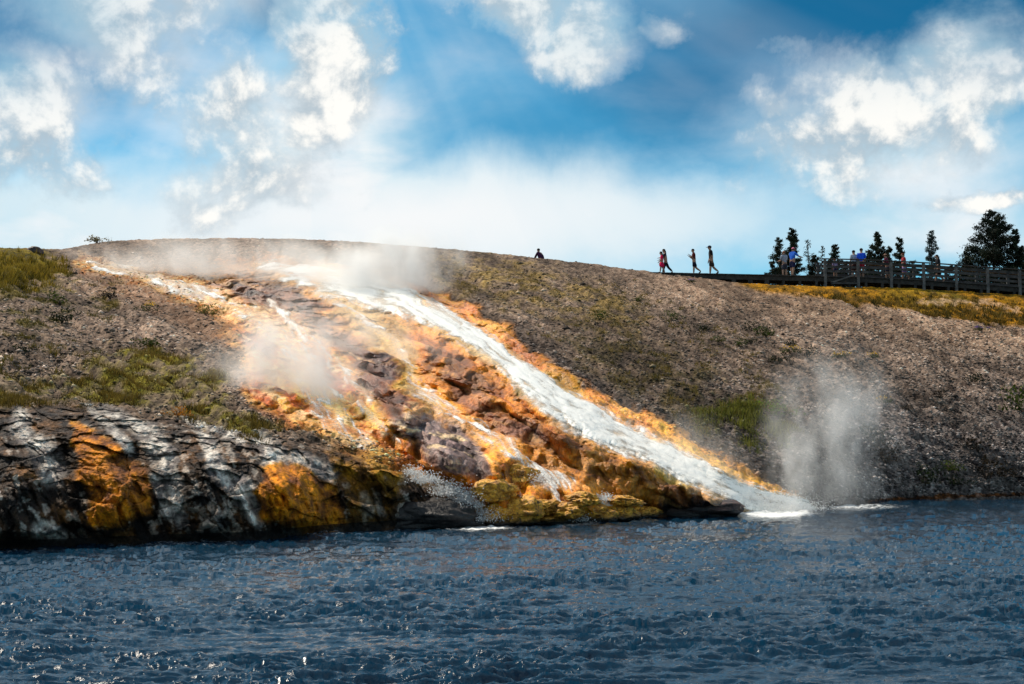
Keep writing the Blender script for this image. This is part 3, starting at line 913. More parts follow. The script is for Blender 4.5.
# ------------------------------------------------------------------ rocks at the water
def rock_mat(name, c1, c2, c3=None, wetness=.4, sc=2.2):
    m, nt, b = new_mat(name)
    geo = nt.node('ShaderNodeNewGeometry'); p = geo.outputs['Position']
    n1 = nt.noise(p, sc, 6, .65, .5); n2 = nt.noise(p, sc * 5, 5, .65)
    c = nt.mix(nt.ramp(nt.math('ADD', n1, nt.math('MULTIPLY', nt.math('SUBTRACT', n2, .5), .6)), .38, .64), c1, c2)
    if c3: c = nt.mix(nt.ramp(nt.noise(nt.vmath('MULTIPLY', p, (1, 1, .35)), sc * 1.4, 5, .6, .6), .56, .66), c, c3)
    sxz = nt.node('ShaderNodeSeparateXYZ'); nt.set(sxz.inputs[0], p)
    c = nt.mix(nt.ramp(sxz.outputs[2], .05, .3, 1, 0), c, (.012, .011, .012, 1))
    nt.set(b.inputs['Base Color'], c)
    b.inputs['Roughness'].default_value = .85 - .5 * wetness
    bn = nt.node('ShaderNodeBump'); bn.inputs['Strength'].default_value = .9; bn.inputs['Distance'].default_value = .08
    nt.set(bn.inputs['Height'], nt.math('ADD', n1, nt.math('MULTIPLY', n2, .5))); nt.set(b.inputs['Normal'], bn.outputs[0])
    return m


RM_dark = rock_mat('dark_wet_rock', (.008, .007, .008, 1), (.034, .027, .025, 1), None, .6)
RM_red = rock_mat('dark_red_rock', (.02, .014, .016, 1), (.11, .06, .05, 1), None, .5)
RM_yel = rock_mat('yellow_mossy_rock', (.32, .13, .010, 1), (.90, .45, .045, 1), (.11, .055, .012, 1), .6, 4.2)
RM_grey = rock_mat('grey_rock', (.05, .045, .045, 1), (.19, .16, .15, 1), None, .1)


def rock(name, label, cat, loc, size, mat, rz=0.0, amp=.28, fr=1.3, seed=0, sub=5, group=None):
    bm = bmesh.new(); bmesh.ops.create_icosphere(bm, subdivisions=sub, radius=1.0)
    co = np.array([v.co[:] for v in bm.verts])
    s = seed * 7.7
    d = fbm(co[:, 0] * fr + s, co[:, 1] * fr, co[:, 2] * fr, 5, ridged=True, gain=.55) * amp + fbm(co[:, 0] * .9 + s, co[:, 1] * .9, co[:, 2] * .9 + 4, 2) * amp * 1.2
    co = co * (1 + d)[:, None] * np.array(size)[None, :]
    for v, c in zip(bm.verts, co): v.co = c
    me = bpy.data.meshes.new(name); bm.to_mesh(me); bm.free()
    o = link_mesh(name, me, mat, None, loc); o.rotation_euler.z = rz
    return tag(o, label, cat, group)


def wp(px, py, dY=0.0, dz=0.0):
    q = spt(px, py, dY); q.z += dz; return q


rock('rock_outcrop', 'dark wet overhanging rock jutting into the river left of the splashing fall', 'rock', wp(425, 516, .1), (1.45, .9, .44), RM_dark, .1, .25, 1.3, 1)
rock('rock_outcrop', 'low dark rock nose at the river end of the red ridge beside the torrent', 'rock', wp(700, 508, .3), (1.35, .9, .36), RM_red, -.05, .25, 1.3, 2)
for i, (px, py, a, h, lab) in enumerate((
        (500, 513, .48, .34, 'leftmost yellow mossy rock, right of the splash'),
        (522, 509, .55, .36, 'tallest yellow mossy rock at the foot of the cascades'),
        (545, 520, .70, .13, 'flat yellow mossy ledge lowest at the water'),
        (514, 521, .50, .14, 'flat mossy ledge beside the foam left of the lowest ledge'),
        (545, 505, .40, .20, 'small mossy rock behind the lowest ledge'),
        (566, 510, .38, .20, 'mossy rock with a thin fall down its right side'),
        (592, 514, .52, .24, 'yellow mossy rock right of the thin fall'),
        (617, 512, .48, .24, 'mossy rock between the thin fall and the red ridge'),
        (640, 511, .45, .20, 'orange yellow rock at the right end of the mossy ledges'),
        (582, 498, .42, .18, 'brown and yellow mossy rock in the upper row'),
        (620, 499, .50, .16, 'orange capped rock above the right end of the ledges'),
        (515, 474, .50, .34, 'dark faced yellow ledge under the topmost thin fall'),
        (498, 488, .42, .26, 'mossy rock left below the dark faced ledge'))):
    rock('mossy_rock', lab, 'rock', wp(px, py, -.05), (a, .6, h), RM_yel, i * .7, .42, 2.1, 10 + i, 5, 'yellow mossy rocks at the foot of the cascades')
rock('boulder', 'dark boulder on the left crest between grass and stream', 'rock', wp(35, 252, .2), (.42, .4, .26), RM_red, 0, .3, 1.2, 30, 4)

# ------------------------------------------------------------------ grass, gravel (stuff)
def leaf_mat(name='leaf_tone', rough=.7, trans=.35):
    m, nt, b = new_mat(name)
    c = nt.attr('tone')
    geo = nt.node('ShaderNodeNewGeometry')
    k = nt.ramp(nt.noise(geo.outputs['Position'], 2.5, 3, .6), .3, .7, .65, 1.35, False)
    cc = nt.mix(1.0, c, nt.comb(k, k, k), 'MULTIPLY')
    nt.set(b.inputs['Base Color'], cc)
    b.inputs['Roughness'].default_value = rough; b.inputs['Specular IOR Level'].default_value = .2
    tr = nt.node('ShaderNodeBsdfTranslucent'); nt.set(tr.inputs[0], cc)
    mx = nt.node('ShaderNodeMixShader'); mx.inputs[0].default_value = trans
    out = [n for n in nt.n if n.type == 'OUTPUT_MATERIAL'][0]
    nt.l.new(b.outputs[0], mx.inputs[1]); nt.l.new(tr.outputs[0], mx.inputs[2]); nt.l.new(mx.outputs[0], out.inputs[0])
    return m


LM = leaf_mat()
flat_col = C.reshape(-1, 3)
flatP = P.reshape(-1, 3)


def grass(name, label, mask, n, h, w, ca, cb, spread=.05):
    p = (mask * edge_in).ravel() ** 1.3
    p[(PX.ravel() < -140) | (PX.ravel() > 1165)] = 0
    p = p / p.sum()
    per = 16
    m_ = n // per; n = m_ * per
    idx = np.repeat(rng.choice(p.size, m_, p=p), per)
    base = flatP[idx] + np.c_[rng.normal(0, spread * 1.6, n), rng.normal(0, spread * 2.2, n), np.full(n, -.04)]
    hh = h * rng.uniform(.4, 1.25, n) * np.repeat(rng.uniform(.45, 1.5, m_), per)
    az = rng.uniform(0, 2 * math.pi, n); ww = w * rng.uniform(.6, 1.4, n)
    side = np.c_[np.cos(az), np.sin(az), np.zeros(n)] * ww[:, None]
    lean = np.c_[rng.normal(0, .35, n), rng.normal(0, .35, n), np.ones(n)] * hh[:, None]
    v = np.stack([base - side, base + side, base + lean], 1).reshape(-1, 3)
    f = np.arange(3 * n).reshape(n, 3)
    me = np_mesh(name, v, f, 3)
    t = np.clip(rng.normal(.5, .18, n) + np.repeat(rng.normal(0, .3, n // 16), 16) + med.ravel()[idx] * .6, 0, 1)[:, None]
    c = np.asarray(ca) * (1 - t) + np.asarray(cb) * t
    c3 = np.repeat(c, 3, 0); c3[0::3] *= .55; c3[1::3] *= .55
    add_col(me, 'tone', c3)
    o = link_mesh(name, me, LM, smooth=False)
    return tag(o, label, 'grass', kind='stuff')


knoll = region([(-60, 243), (30, 246), (62, 256), (70, 268), (55, 280), (-60, 283)], 6, 6)
grass('grass', 'golden green grass on the left knoll', knoll, 12000, .34, .022, lin(70, 66, 14), lin(170, 142, 50))
grass('grass', 'green grass band along the top of the dark cliff', lg * sst(-.12, .3, med + .3 * fin), 26000, .17, .011, lin(22, 26, 7), lin(140, 116, 48))
grass('grass', 'patchy grass on the left slope', region([(0, 283), (120, 285), (110, 310), (85, 335), (110, 375), (0, 375)], 8, 14) * sst(0, .3, med), 6000, .18, .012, lin(52, 52, 16), lin(128, 112, 46))
grass('grass', 'yellow meadow grass before the boardwalk', meadow * sst(-.5, .1, med + .1) * (1 - .8 * region([(915, 296), (980, 301), (1030, 307), (1030, 313), (975, 308), (920, 300)], 3)), 26000, .24, .024, lin(42, 50, 16), lin(156, 122, 46))
grass('grass', 'sparse dry grass on the upper hillside', region([(440, 256), (530, 262), (650, 285), (740, 330), (800, 400), (780, 445), (700, 430), (560, 340), (440, 290)], 14, 14) * sst(-.1, .35, med + .05), 14000, .17, .016, lin(70, 64, 26), lin(150, 126, 62))
grass('grass', 'bright green patch above the lower torrent', green * sst(-.2, .35, med + .05), 5000, .26, .022, lin(48, 52, 16), lin(136, 134, 52), .12)

# loose stones: scattered gravel as one mass
def gravel(n):
    okm = rough_ground * (1 - mineral) * (1 - bor) * (1 - cliff) * (1 - .8 * lg) * (1 - meadow) * (1 - knoll) * np.maximum(edge_in, .3 * (tt > .5)[:, None])
    p = okm.ravel(); p[(PX.ravel() < -60) | (PX.ravel() > 1084)] = 0; p = p / p.sum()
    idx = rng.choice(p.size, n, p=p)
    tv = np.array([(1, 0, 0), (-1, 0, 0), (0, 1, 0), (0, -1, 0), (0, 0, 1), (0, 0, -1)], float)
    tf = np.array([(0, 2, 4), (2, 1, 4), (1, 3, 4), (3, 0, 4), (2, 0, 5), (1, 2, 5), (3, 1, 5), (0, 3, 5)])
    s = .022 + .085 * rng.power(.35, n)[:, None, None] * rng.uniform(.6, 1.1, (n, 1, 1))
    s[:n // 40] *= 1.9
    v = tv[None] * rng.uniform(.5, 1.3, (n, 6, 1)) * s * np.array([1.2, 1.1, .7])
    a = rng.uniform(0, 6.28, n); ca, sa = np.cos(a), np.sin(a)
    vx = v[..., 0] * ca[:, None] - v[..., 1] * sa[:, None]; vy = v[..., 0] * sa[:, None] + v[..., 1] * ca[:, None]
    v = np.stack([vx, vy, v[..., 2]], -1) + flatP[idx][:, None, :]
    f = tf[None] + np.arange(n)[:, None, None] * 6
    me = np_mesh('gravel', v.reshape(-1, 3), f.reshape(-1, 3), 3)
    c = flat_col[idx] * np.where(rng.random((n, 1)) < .5, rng.uniform(.25, .8, (n, 1)), rng.uniform(1.3, 3.0, (n, 1))); c = c * .7 + .3 * np.mean(c, 1, keepdims=True)
    add_col(me, 'tone', np.repeat(np.clip(c, 0, .7), 6, 0)); add_f(me, 'wet', np.zeros(n * 6))
    o = link_mesh('gravel', me, TM, smooth=False)
    tag(o, 'loose stones scattered over the bare hillside', 'gravel', kind='stuff')


gravel(70000)
print('scatter')

# ------------------------------------------------------------------ shrubs
def shrub_mesh(seed, n=260, flat=.7, twigs=14):
    r = np.random.default_rng(seed)
    u = r.normal(size=(n, 3)); u /= np.linalg.norm(u, axis=1)[:, None]
    lob = r.normal(size=(7, 3)) * .45; lob[:, 2] = np.abs(lob[:, 2])
    c = lob[r.integers(0, 7, n)] + u * (r.uniform(.15, .55, n) ** .6)[:, None]
    c[:, 2] = np.abs(c[:, 2]) * flat + .12
    s = r.uniform(.05, .13, n)[:, None]
    a = r.normal(size=(n, 3)); a /= np.linalg.norm(a, axis=1)[:, None]
    b = np.cross(a, r.normal(size=(n, 3))); b /= np.linalg.norm(b, axis=1)[:, None]
    v = np.stack([c - a * s, c + b * s * .6, c + a * s, c - b * s * .6], 1).reshape(-1, 3)
    me = np_mesh('foliage', v, np.arange(4 * n).reshape(n, 4), 4)
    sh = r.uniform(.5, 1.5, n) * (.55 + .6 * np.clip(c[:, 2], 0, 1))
    return me, np.repeat(sh, 4)


def stems_mesh(seed, n=9, h=.9):
    r = random.Random(seed); bm = bmesh.new()
    for i in range(n):
        a = r.uniform(0, 6.28); l = r.uniform(.5, 1) * h; ln = r.uniform(.2, .6)
        p1 = Vector((math.cos(a) * ln * l, math.sin(a) * ln * l, l * .8))
        tube(bm, [Vector((0, 0, -.15)), p1 * .5, p1], [.03, .022, .008], 5)
    me = bpy.data.meshes.new('stem'); bm.to_mesh(me); bm.free(); return me


def tube(bm, pts, rad, seg=8, cap=True):
    rings = []
    for i, p in enumerate(pts):
        d = (pts[min(i + 1, len(pts) - 1)] - pts[max(i - 1, 0)]).normalized()
        ref = Vector((0, 0, 1)) if abs(d.z) < .9 else Vector((1, 0, 0))
        u = d.cross(ref).normalized(); w = d.cross(u).normalized()
        rings.append([bm.verts.new(p + (u * math.cos(2 * math.pi * k / seg) + w * math.sin(2 * math.pi * k / seg)) * rad[i]) for k in range(seg)])
    for a, b in zip(rings[:-1], rings[1:]):
        for k in range(seg): bm.faces.new((a[k], a[(k + 1) % seg], b[(k + 1) % seg], b[k]))
    if cap:
        bm.faces.new(rings[0][::-1]); bm.faces.new(rings[-1])


BARK = simple_mat('shrub_stem', (.06, .045, .035, 1), None, 9, .9)
sm_cache = {}


def shrub(px, py, r, rgb, label, kind='shrub', group='low shrubs on the hillside', flower=None, flat=.8):
    v = random.randrange(5); key = (v, rgb, flower, flat)
    if key not in sm_cache:
        me, sh = shrub_mesh(100 + v, 260, flat)
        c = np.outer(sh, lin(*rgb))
        if flower is not None:
            top = np.repeat(me_top(me), 4); c[top] = lin(*flower)
        add_col(me, 'tone', c)
        sm_cache[key] = (me, stems_mesh(v))
    me, st = sm_cache[key]
    g = surf(px, py)
    s = 1.35 * r / F * g.y
    t = empty(kind, g, random.uniform(0, 6.28)); t.scale = (s, s, s)
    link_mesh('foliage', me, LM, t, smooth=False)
    link_mesh('stem', st, BARK, t)
    tag(t, label, 'shrub' if kind == 'shrub' else kind.replace('_', ' '), group)


def me_top(me):
    n = len(me.vertices); co = np.zeros(n * 3, np.float32); me.vertices.foreach_get('co', co)
    z = co.reshape(-1, 4, 3)[:, 0, 2]
    return z > np.quantile(z, .8)


DG, OL, GR, DB = (26, 36, 10), (62, 72, 18), (84, 108, 20), (40, 32, 20)
for a in (
    (703, 330, 6, DG, 'small dark shrub highest on the slope left of the others'),
    (757, 332, 8, DG, 'dark shrub of the upper slope, left of a pair'),
    (766, 337, 8, OL, 'olive shrub of the upper slope, right of a pair'),
    (751, 343, 5, DG, 'tiny dark shrub below the upper pair'),
    (719, 342, 5, OL, 'tiny olive shrub left below the upper pair'),
    (739, 346, 5, OL, 'small olive tuft mid slope above the brown patch'),
    (790, 346, 6, DG, 'small shrub right of the upper pair'),
    (807, 351, 7, DG, 'dark round shrub above the steam plume'),
    (780, 361, 7, DG, 'dark shrub lower than the round one above the steam plume'),
    (777, 412, 11, GR, 'upright bright green bush at the right end of the green patch'),
    (879, 444, 14, DG, 'upper of two dark spreading shrubs right of the steam plume'),
    (886, 458, 13, DB, 'lower of two dark spreading shrubs right of the steam plume'),
    (925, 481, 12, DG, 'dark shrub with brown side low on the right bank'),
    (949, 466, 9, OL, 'olive shrub above the right bank waterline'),
    (957, 480, 9, DG, 'dark shrub just above the rusty waterline'),
    (986, 475, 14, DB, 'wide brown shrub low on the right bank'),
    (978, 448, 11, DB, 'brown shrub halfway up the far right slope'),
    (1021, 411, 15, OL, 'yellowish bush cut by the right edge of the photo'),
    (972, 379, 7, DG, 'small lone shrub high on the right slope'),
    (940, 398, 6, DB, 'tiny brown shrub below the lone shrub on the right slope'),
    (905, 405, 6, DB, 'tiny brown shrub right of the steam plume top'),
    (640, 300, 5, OL, 'small olive shrub near the crest below the boardwalk end'),
    (672, 320, 6, OL, 'olive shrub below the woman and child on the crest'),
    (600, 318, 6, OL, 'olive tuft left on the upper slope'),
    (97, 241, 7, (110, 96, 40), 'lone golden shrub on the far left crest'),
    (206, 316, 9, (120, 108, 56), 'wide olive bush beside the narrow left stream'),
    (60, 300, 9, OL, 'olive shrub on the left slope under the knoll'),
    (62, 318, 10, DG, 'dark shrub in the middle of the left slope'),
    (22, 345, 9, DG, 'dark low shrub at the far left above the grass band'),
    (150, 345, 9, OL, 'olive shrub at the top of the green grass band'),
    (110, 298, 8, DB, 'brown shrub right of the left knoll'),
    (178, 415, 8, (170, 110, 30), 'orange tuft at the cliff top'),
): shrub(*a)
YF = (226, 176, 30)
for a in ((790, 352, 6, OL, 'yellow flowering plant above the steam plume, leftmost'), (838, 357, 6, OL, 'yellow flowering plant above the steam plume, topmost'), (873, 356, 5, OL, 'yellow flowering plant right of the plume top'),
          (886, 404, 6, OL, 'yellow flowering plant right of the steam plume'), (148, 312, 6, OL, 'yellow flowering plant on the left slope')):
    shrub(*a, 'flowering_plant', 'flowering plants on the slopes', YF)
shrub(981, 331, 5, OL, 'purple flowering plant at the edge of the meadow', 'flowering_plant', 'flowering plants on the slopes', (120, 90, 160))
shrub(692, 283, 4, OL, 'purple flowering plant under the left end of the boardwalk', 'flowering_plant', 'flowering plants on the slopes', (120, 90, 160))

# ------------------------------------------------------------------ pines on the plateau
def needle_mat():
    return leaf_mat('needles', .7, .15)


NM = needle_mat()
BK = simple_mat('pine_bark', (.05, .038, .03, 1), (.11, .085, .07, 1), 5, .95, .5)


def pine(name, label, px, top, Y, half, dens=1.0, seed=0, lean=0.0, bare=.15, rgb=(30, 40, 28), ragged=.4, group='pines behind the boardwalk', dead=False):
    r = np.random.default_rng(seed)
    tp = pt(px, top, Y)
    gz = ground(tp.x, Y) - .1
    h = tp.z - gz
    root = empty(name, (tp.x - lean, Y, gz))
    half_m = half / F * Y
    bm = bmesh.new()
    k = 9
    pts = [Vector((lean * (i / k) ** 1.4 + r.normal() * .03 * (0 < i < k), r.normal() * .03, h * i / k)) for i in range(k + 1)]
    rad = [max(.012, .016 * h * (1 - i / k) ** .8) for i in range(k + 1)]
    tube(bm, pts, rad, 8)
    leaves = []; shades = []
    nb = int(h * 10.5 * (.5 if dead else 1))
    for i in range(nb):
        nw = max(9, int(h * 3.0)); t = bare + (1 - bare) * min(.985, (int(i * nw / nb) + .5 + r.normal() * .3) / nw)
        prof = 1.4 * (1 - t) ** .85 * (.7 + .3 * min(1, (t - bare + .12) / .22))
        L = 1.25 * half_m * prof * r.uniform(1 - ragged, 1.15) + .16
        a = r.uniform(0, 6.28)
        base = pts[0].lerp(pts[0], 0)
        x = t * k; j = min(int(x), k - 1); base = pts[j].lerp(pts[j + 1], x - j)
        d = Vector((math.cos(a), math.sin(a), r.uniform(-.25, .12) + t * t * .9)).normalized()
        mid = base + d * L * .5 + Vector((0, 0, -.04 * L)); tip = base + d * L + Vector((0, 0, .06 * L))
        tube(bm, [base, mid, tip], [rad[j] * .35 + .006, .012, .005], 4, False)
        if dead:
            for q in range(3):
                o_ = base.lerp(tip, r.uniform(.3, .9)); tube(bm, [o_, o_ + Vector(r.normal(size=3)) * .16 * L + Vector((0, 0, .2 * L))], [.008, .003], 3, False)
        n = int(max(12, 190 * L * dens * (.2 if dead else 1)))
        u = r.uniform(.2, 1.05, n) ** .8
        c = np.array(base)[None] + np.array(d)[None] * (u * L)[:, None] + r.normal(size=(n, 3)) * (.06 + .12 * L * (1 - abs(u - .6)))[:, None] * np.array([.8, .8, .55])
        leaves.append(c); shades.append(np.full(n, r.uniform(.55, 1.5)))
    me = bpy.data.meshes.new('trunk'); bm.to_mesh(me); bm.free()
    link_mesh('trunk', me, BK, root)
    c = np.concatenate(leaves); sh = np.concatenate(shades) * r.uniform(.7, 1.3, len(c)); n = len(c)
    a = r.normal(size=(n, 3)); a[:, 2] += .5; a /= np.linalg.norm(a, axis=1)[:, None]
    b = np.cross(a, r.normal(size=(n, 3))); b /= np.linalg.norm(b, axis=1)[:, None]
    s = r.uniform(.05, .125, n)[:, None]
    v = np.stack([c - a * s, c + b * s * .35, c + a * s, c - b * s * .35], 1).reshape(-1, 3)
    me = np_mesh('crown', v, np.arange(4 * n).reshape(n, 4), 4)
    add_col(me, 'tone', np.outer(np.repeat(sh, 4), lin(*rgb)))
    link_mesh('crown', me, NM, root, smooth=False)
    tag(root, label, 'tree', group)


BL = (58, 74, 76)
pine('pine_tree', 'slim sparse pine with gaps, leftmost behind the boardwalk', 779, 238, 100, 15, .75, 1, -.2, .25, ragged=.65)
pine('pine_tree', 'dense dark pine with a crooked top behind the person in blue', 792, 229, 101, 17, 1.1, 2, .15, .2, ragged=.55)
pine('dead_tree', 'thin leaning grey tree with few needles right of the leftmost pines', 807, 241, 104, 12, .6, 3, -.5, .45, BL, .6, dead=True)
pine('dead_tree', 'bare twiggy small tree next to the thin leaning one', 823, 246, 106, 12, .35, 4, .2, .25, BL, .6, dead=True)
pine('pine_tree', 'small pine behind the start of the railing', 835, 245, 103, 13, 1.0, 5, 0, .2, ragged=.5)
pine('pine_tree', 'little bushy pine behind the two people at the railing', 868, 251, 106, 12, 1.0, 6, 0, .2)
pine('pine_tree', 'pine with a pale bluish tip right of the two people', 877, 233, 104, 15, 1.2, 7, -.1, .15)
pine('pine_tree', 'rounded pine above the person in a sun hat', 899, 238, 106, 12, 1.1, 8, 0, .15)
pine('pine_tree', 'short pine crowding the rounded one on its left', 889, 247, 105, 10, 1.0, 9, 0, .15)
pine('pine_tree', 'lone thin pine with wispy bluish left side', 931, 231, 106, 12, .75, 10, 0, .2, BL, .6)
pine('pine_tree', 'small dark pine left of the largest one', 967, 250, 104, 11, 1.2, 11, 0, .12)
pine('pine_tree', 'largest pine, broad and dense', 992, 211, 103, 36, 1.35, 21, 0, .06, (26, 36, 26), .3)
pine('pine_tree', 'second tallest pine with an open lower trunk right of the largest', 1015, 230, 102, 14, 1.1, 13, .1, .4)
pine('pine_tree', 'dark pine cut by the right edge of the photo', 1032, 238, 100, 17, 1.2, 14, 0, .1)
for i, (px, top, hw) in enumerate(((772, 262, 12), (815, 256, 14), (828, 262, 12), (845, 262, 12), (950, 266, 10), (913, 262, 10))):
    pine('bush', 'dark evergreen bush half hidden behind the boardwalk', px, top, 98 + i, hw, 1.3, 40 + i, 0, .02, (30, 38, 28), .5, 'dark bushes behind the boardwalk')

# ------------------------------------------------------------------ boardwalk
WOOD = simple_mat('weathered_wood', (.032, .03, .031, 1), (.07, .065, .066, 1), 3, .85, .4)
WOODP = simple_mat('grey_post_wood', (.06, .058, .06, 1), (.12, .115, .115, 1), 3, .85, .4)
DKW = simple_mat('dark_beam_wood', (.022, .02, .02, 1), (.045, .04, .038, 1), 3, .9, .4)


def box_between(bm, a, b, w, h, up=Vector((0, 0, 1))):
    """beam from a to b (centre line), width w across, height h"""
    d = (b - a).normalized(); s = d.cross(up).normalized(); u = s.cross(d).normalized()
    vs = []
    for p in (a, b):
        for i, j in ((-1, -1), (1, -1), (1, 1), (-1, 1)):
            vs.append(bm.verts.new(p + s * w / 2 * i + u * h / 2 * j))
    for f in ((0, 1, 2, 3), (7, 6, 5, 4), (0, 4, 5, 1), (1, 5, 6, 2), (2, 6, 7, 3), (3, 7, 4, 0)): bm.faces.new([vs[k] for k in f])


def bm_obj(name, bm, mat, parent, smooth=False):
    bmesh.ops.recalc_face_normals(bm, faces=bm.faces)
    me = bpy.data.meshes.new(name); bm.to_mesh(me); bm.free()
    return link_mesh(name, me, mat, parent, smooth=smooth)


YB = 82.3
path = [pt(648, 272.2, YB + .3), pt(770, 274.8, YB), pt(865, 277.0, YB), pt(930, 280.3, YB), pt(1024, 287.2, YB), pt(1100, 293, YB)]
PATHPX = [648, 770, 865, 930, 1024, 1100]
BACK = Vector((.02, 1.9, 0))
walk = empty('boardwalk', path[1])
tag(walk, 'dark wooden boardwalk raised on posts with railings on its right half', 'boardwalk')


def loc(v): return v - path[1]


def along(px):
    a = [PATHPX[k] for k in range(len(path))]
    for i in range(len(a) - 1):
        if px <= a[i + 1] or i == len(a) - 2:
            return path[i].lerp(path[i + 1], (px - a[i]) / (a[i + 1] - a[i]))


bm = bmesh.new()
for a, b in zip(path[:-1], path[1:]):
    n = max(1, int((b - a).length / .16))
    for i in range(n):
        c = a.lerp(b, (i + .5) / n) + Vector((0, 0, -.022 + random.uniform(-.004, .004)))
        box_between(bm, loc(c) - BACK * .06, loc(c) + BACK * 1.06, .15, .045)
bm_obj('deck', bm, WOOD, walk)
for off in (0.04, .5, .96):
    bm = bmesh.new()
    for a, b in zip(path[:-1], path[1:]):
        box_between(bm, loc(a) + BACK * off + Vector((0, 0, -.20)), loc(b) + BACK * off + Vector((0, 0, -.20)), .12, .30)
    bm_obj('stringer', bm, DKW, walk)
pxp = list(np.arange(668, 1090, 16.5))
for i, px in enumerate(pxp):
    c = along(px)
    for off in (.06, .94):
        q = c + BACK * off; gz = ground(q.x, q.y) - .25
        if gz > q.z - .36: continue
        bm = bmesh.new()
        box_between(bm, loc(Vector((q.x, q.y, gz))), loc(q + Vector((0, 0, -.352))), .28 if 700 < px < 770 else .16, .2, Vector((0, 1, 0)))
        bm_obj('support_post', bm, DKW, walk)
# railings
RP = [825, 858, 891, 923.5, 956, 987.5, 1019.5, 1052, 1085]
for side, off in (('near', -.03), ('far', 1.03)):
    for px in RP:
        c = along(px) + BACK * off
        gz = ground(c.x, c.y) - .2
        bm = bmesh.new(); box_between(bm, loc(Vector((c.x, c.y, gz))), loc(c + Vector((0, 0, 1.08))), .17, .14, Vector((0, 1, 0)))
        bm_obj('railing_post', bm, WOODP, walk)
    inset = BACK * (.07 if side == 'near' else -.07)
    for hgt, th, wd in ((1.12, .05, .24), (.93, .17, .045), (.62, .14, .045), (.33, .14, .045)):
        bm = bmesh.new()
        ex = [825 - 3] + [865, 930, 1024, 1095]
        for p0, p1 in zip(ex[:-1], ex[1:]):
            a = along(p0) + BACK * off + (inset if wd < .1 else Vector((0, 0, 0))); b = along(p1) + BACK * off + (inset if wd < .1 else Vector((0, 0, 0)))
            box_between(bm, loc(a) + Vector((0, 0, hgt)), loc(b) + Vector((0, 0, hgt)), wd, th)
        bm_obj('rail', bm, WOOD, walk)
# diagonal brace and low rail at the first bay
bm = bmesh.new()
a, b = along(830), along(857)
box_between(bm, loc(a) + BACK * -.10 + Vector((0, 0, -.45)), loc(b) + BACK * -.10 + Vector((0, 0, .18)), .05, .10); bm_obj('brace', bm, WOODP, walk)
bm = bmesh.new()
box_between(bm, loc(a) + BACK * -.10 + Vector((0, 0, -.48)), loc(b) + BACK * -.10 + Vector((0, 0, -.44)), .05, .12); bm_obj('brace', bm, WOOD, walk)

# ------------------------------------------------------------------ people
SKIN = simple_mat('skin', (.34, .19, .13, 1), (.30, .16, .11, 1), 6, .6)
_mc = {}


def cloth(rgb, nm='cloth'):
    if (rgb, nm) not in _mc: _mc[(rgb, nm)] = simple_mat(nm, srgb(*rgb), None, 7, .9, .2)
    return _mc[(rgb, nm)]


def skin_mesh(name, verts, edges, radii, root=0, sub=2):
    me = bpy.data.meshes.new(name); me.from_pydata([tuple(v) for v in verts], edges, [])
    ob = bpy.data.objects.new(name, me); col.objects.link(ob)
    ob.modifiers.new('s', 'SKIN').use_smooth_shade = True
    for i, sv in enumerate(me.skin_vertices[0].data):
        sv.radius = (radii[i], radii[i]) if not isinstance(radii[i], tuple) else radii[i]
        sv.use_root = (i == root)
    ss = ob.modifiers.new('u', 'SUBSURF'); ss.levels = sub; ss.render_levels = sub
    dg = bpy.context.evaluated_depsgraph_get()
    out = bpy.data.meshes.new_from_object(ob.evaluated_get(dg))
    bpy.data.objects.remove(ob)
    out.name = name
    return out


def ellipsoid(name, c, r, seg=16, cut=None):
    bm = bmesh.new(); bmesh.ops.create_uvsphere(bm, u_segments=seg, v_segments=seg // 2 + 2, radius=1)
    if cut is not None:
        bmesh.ops.delete(bm, geom=[v for v in bm.verts if cut(v.co)], context='VERTS')
    for v in bm.verts: v.co = Vector((v.co.x * r[0], v.co.y * r[1], v.co.z * r[2])) + c
    me = bpy.data.meshes.new(name); bm.to_mesh(me); bm.free(); return me


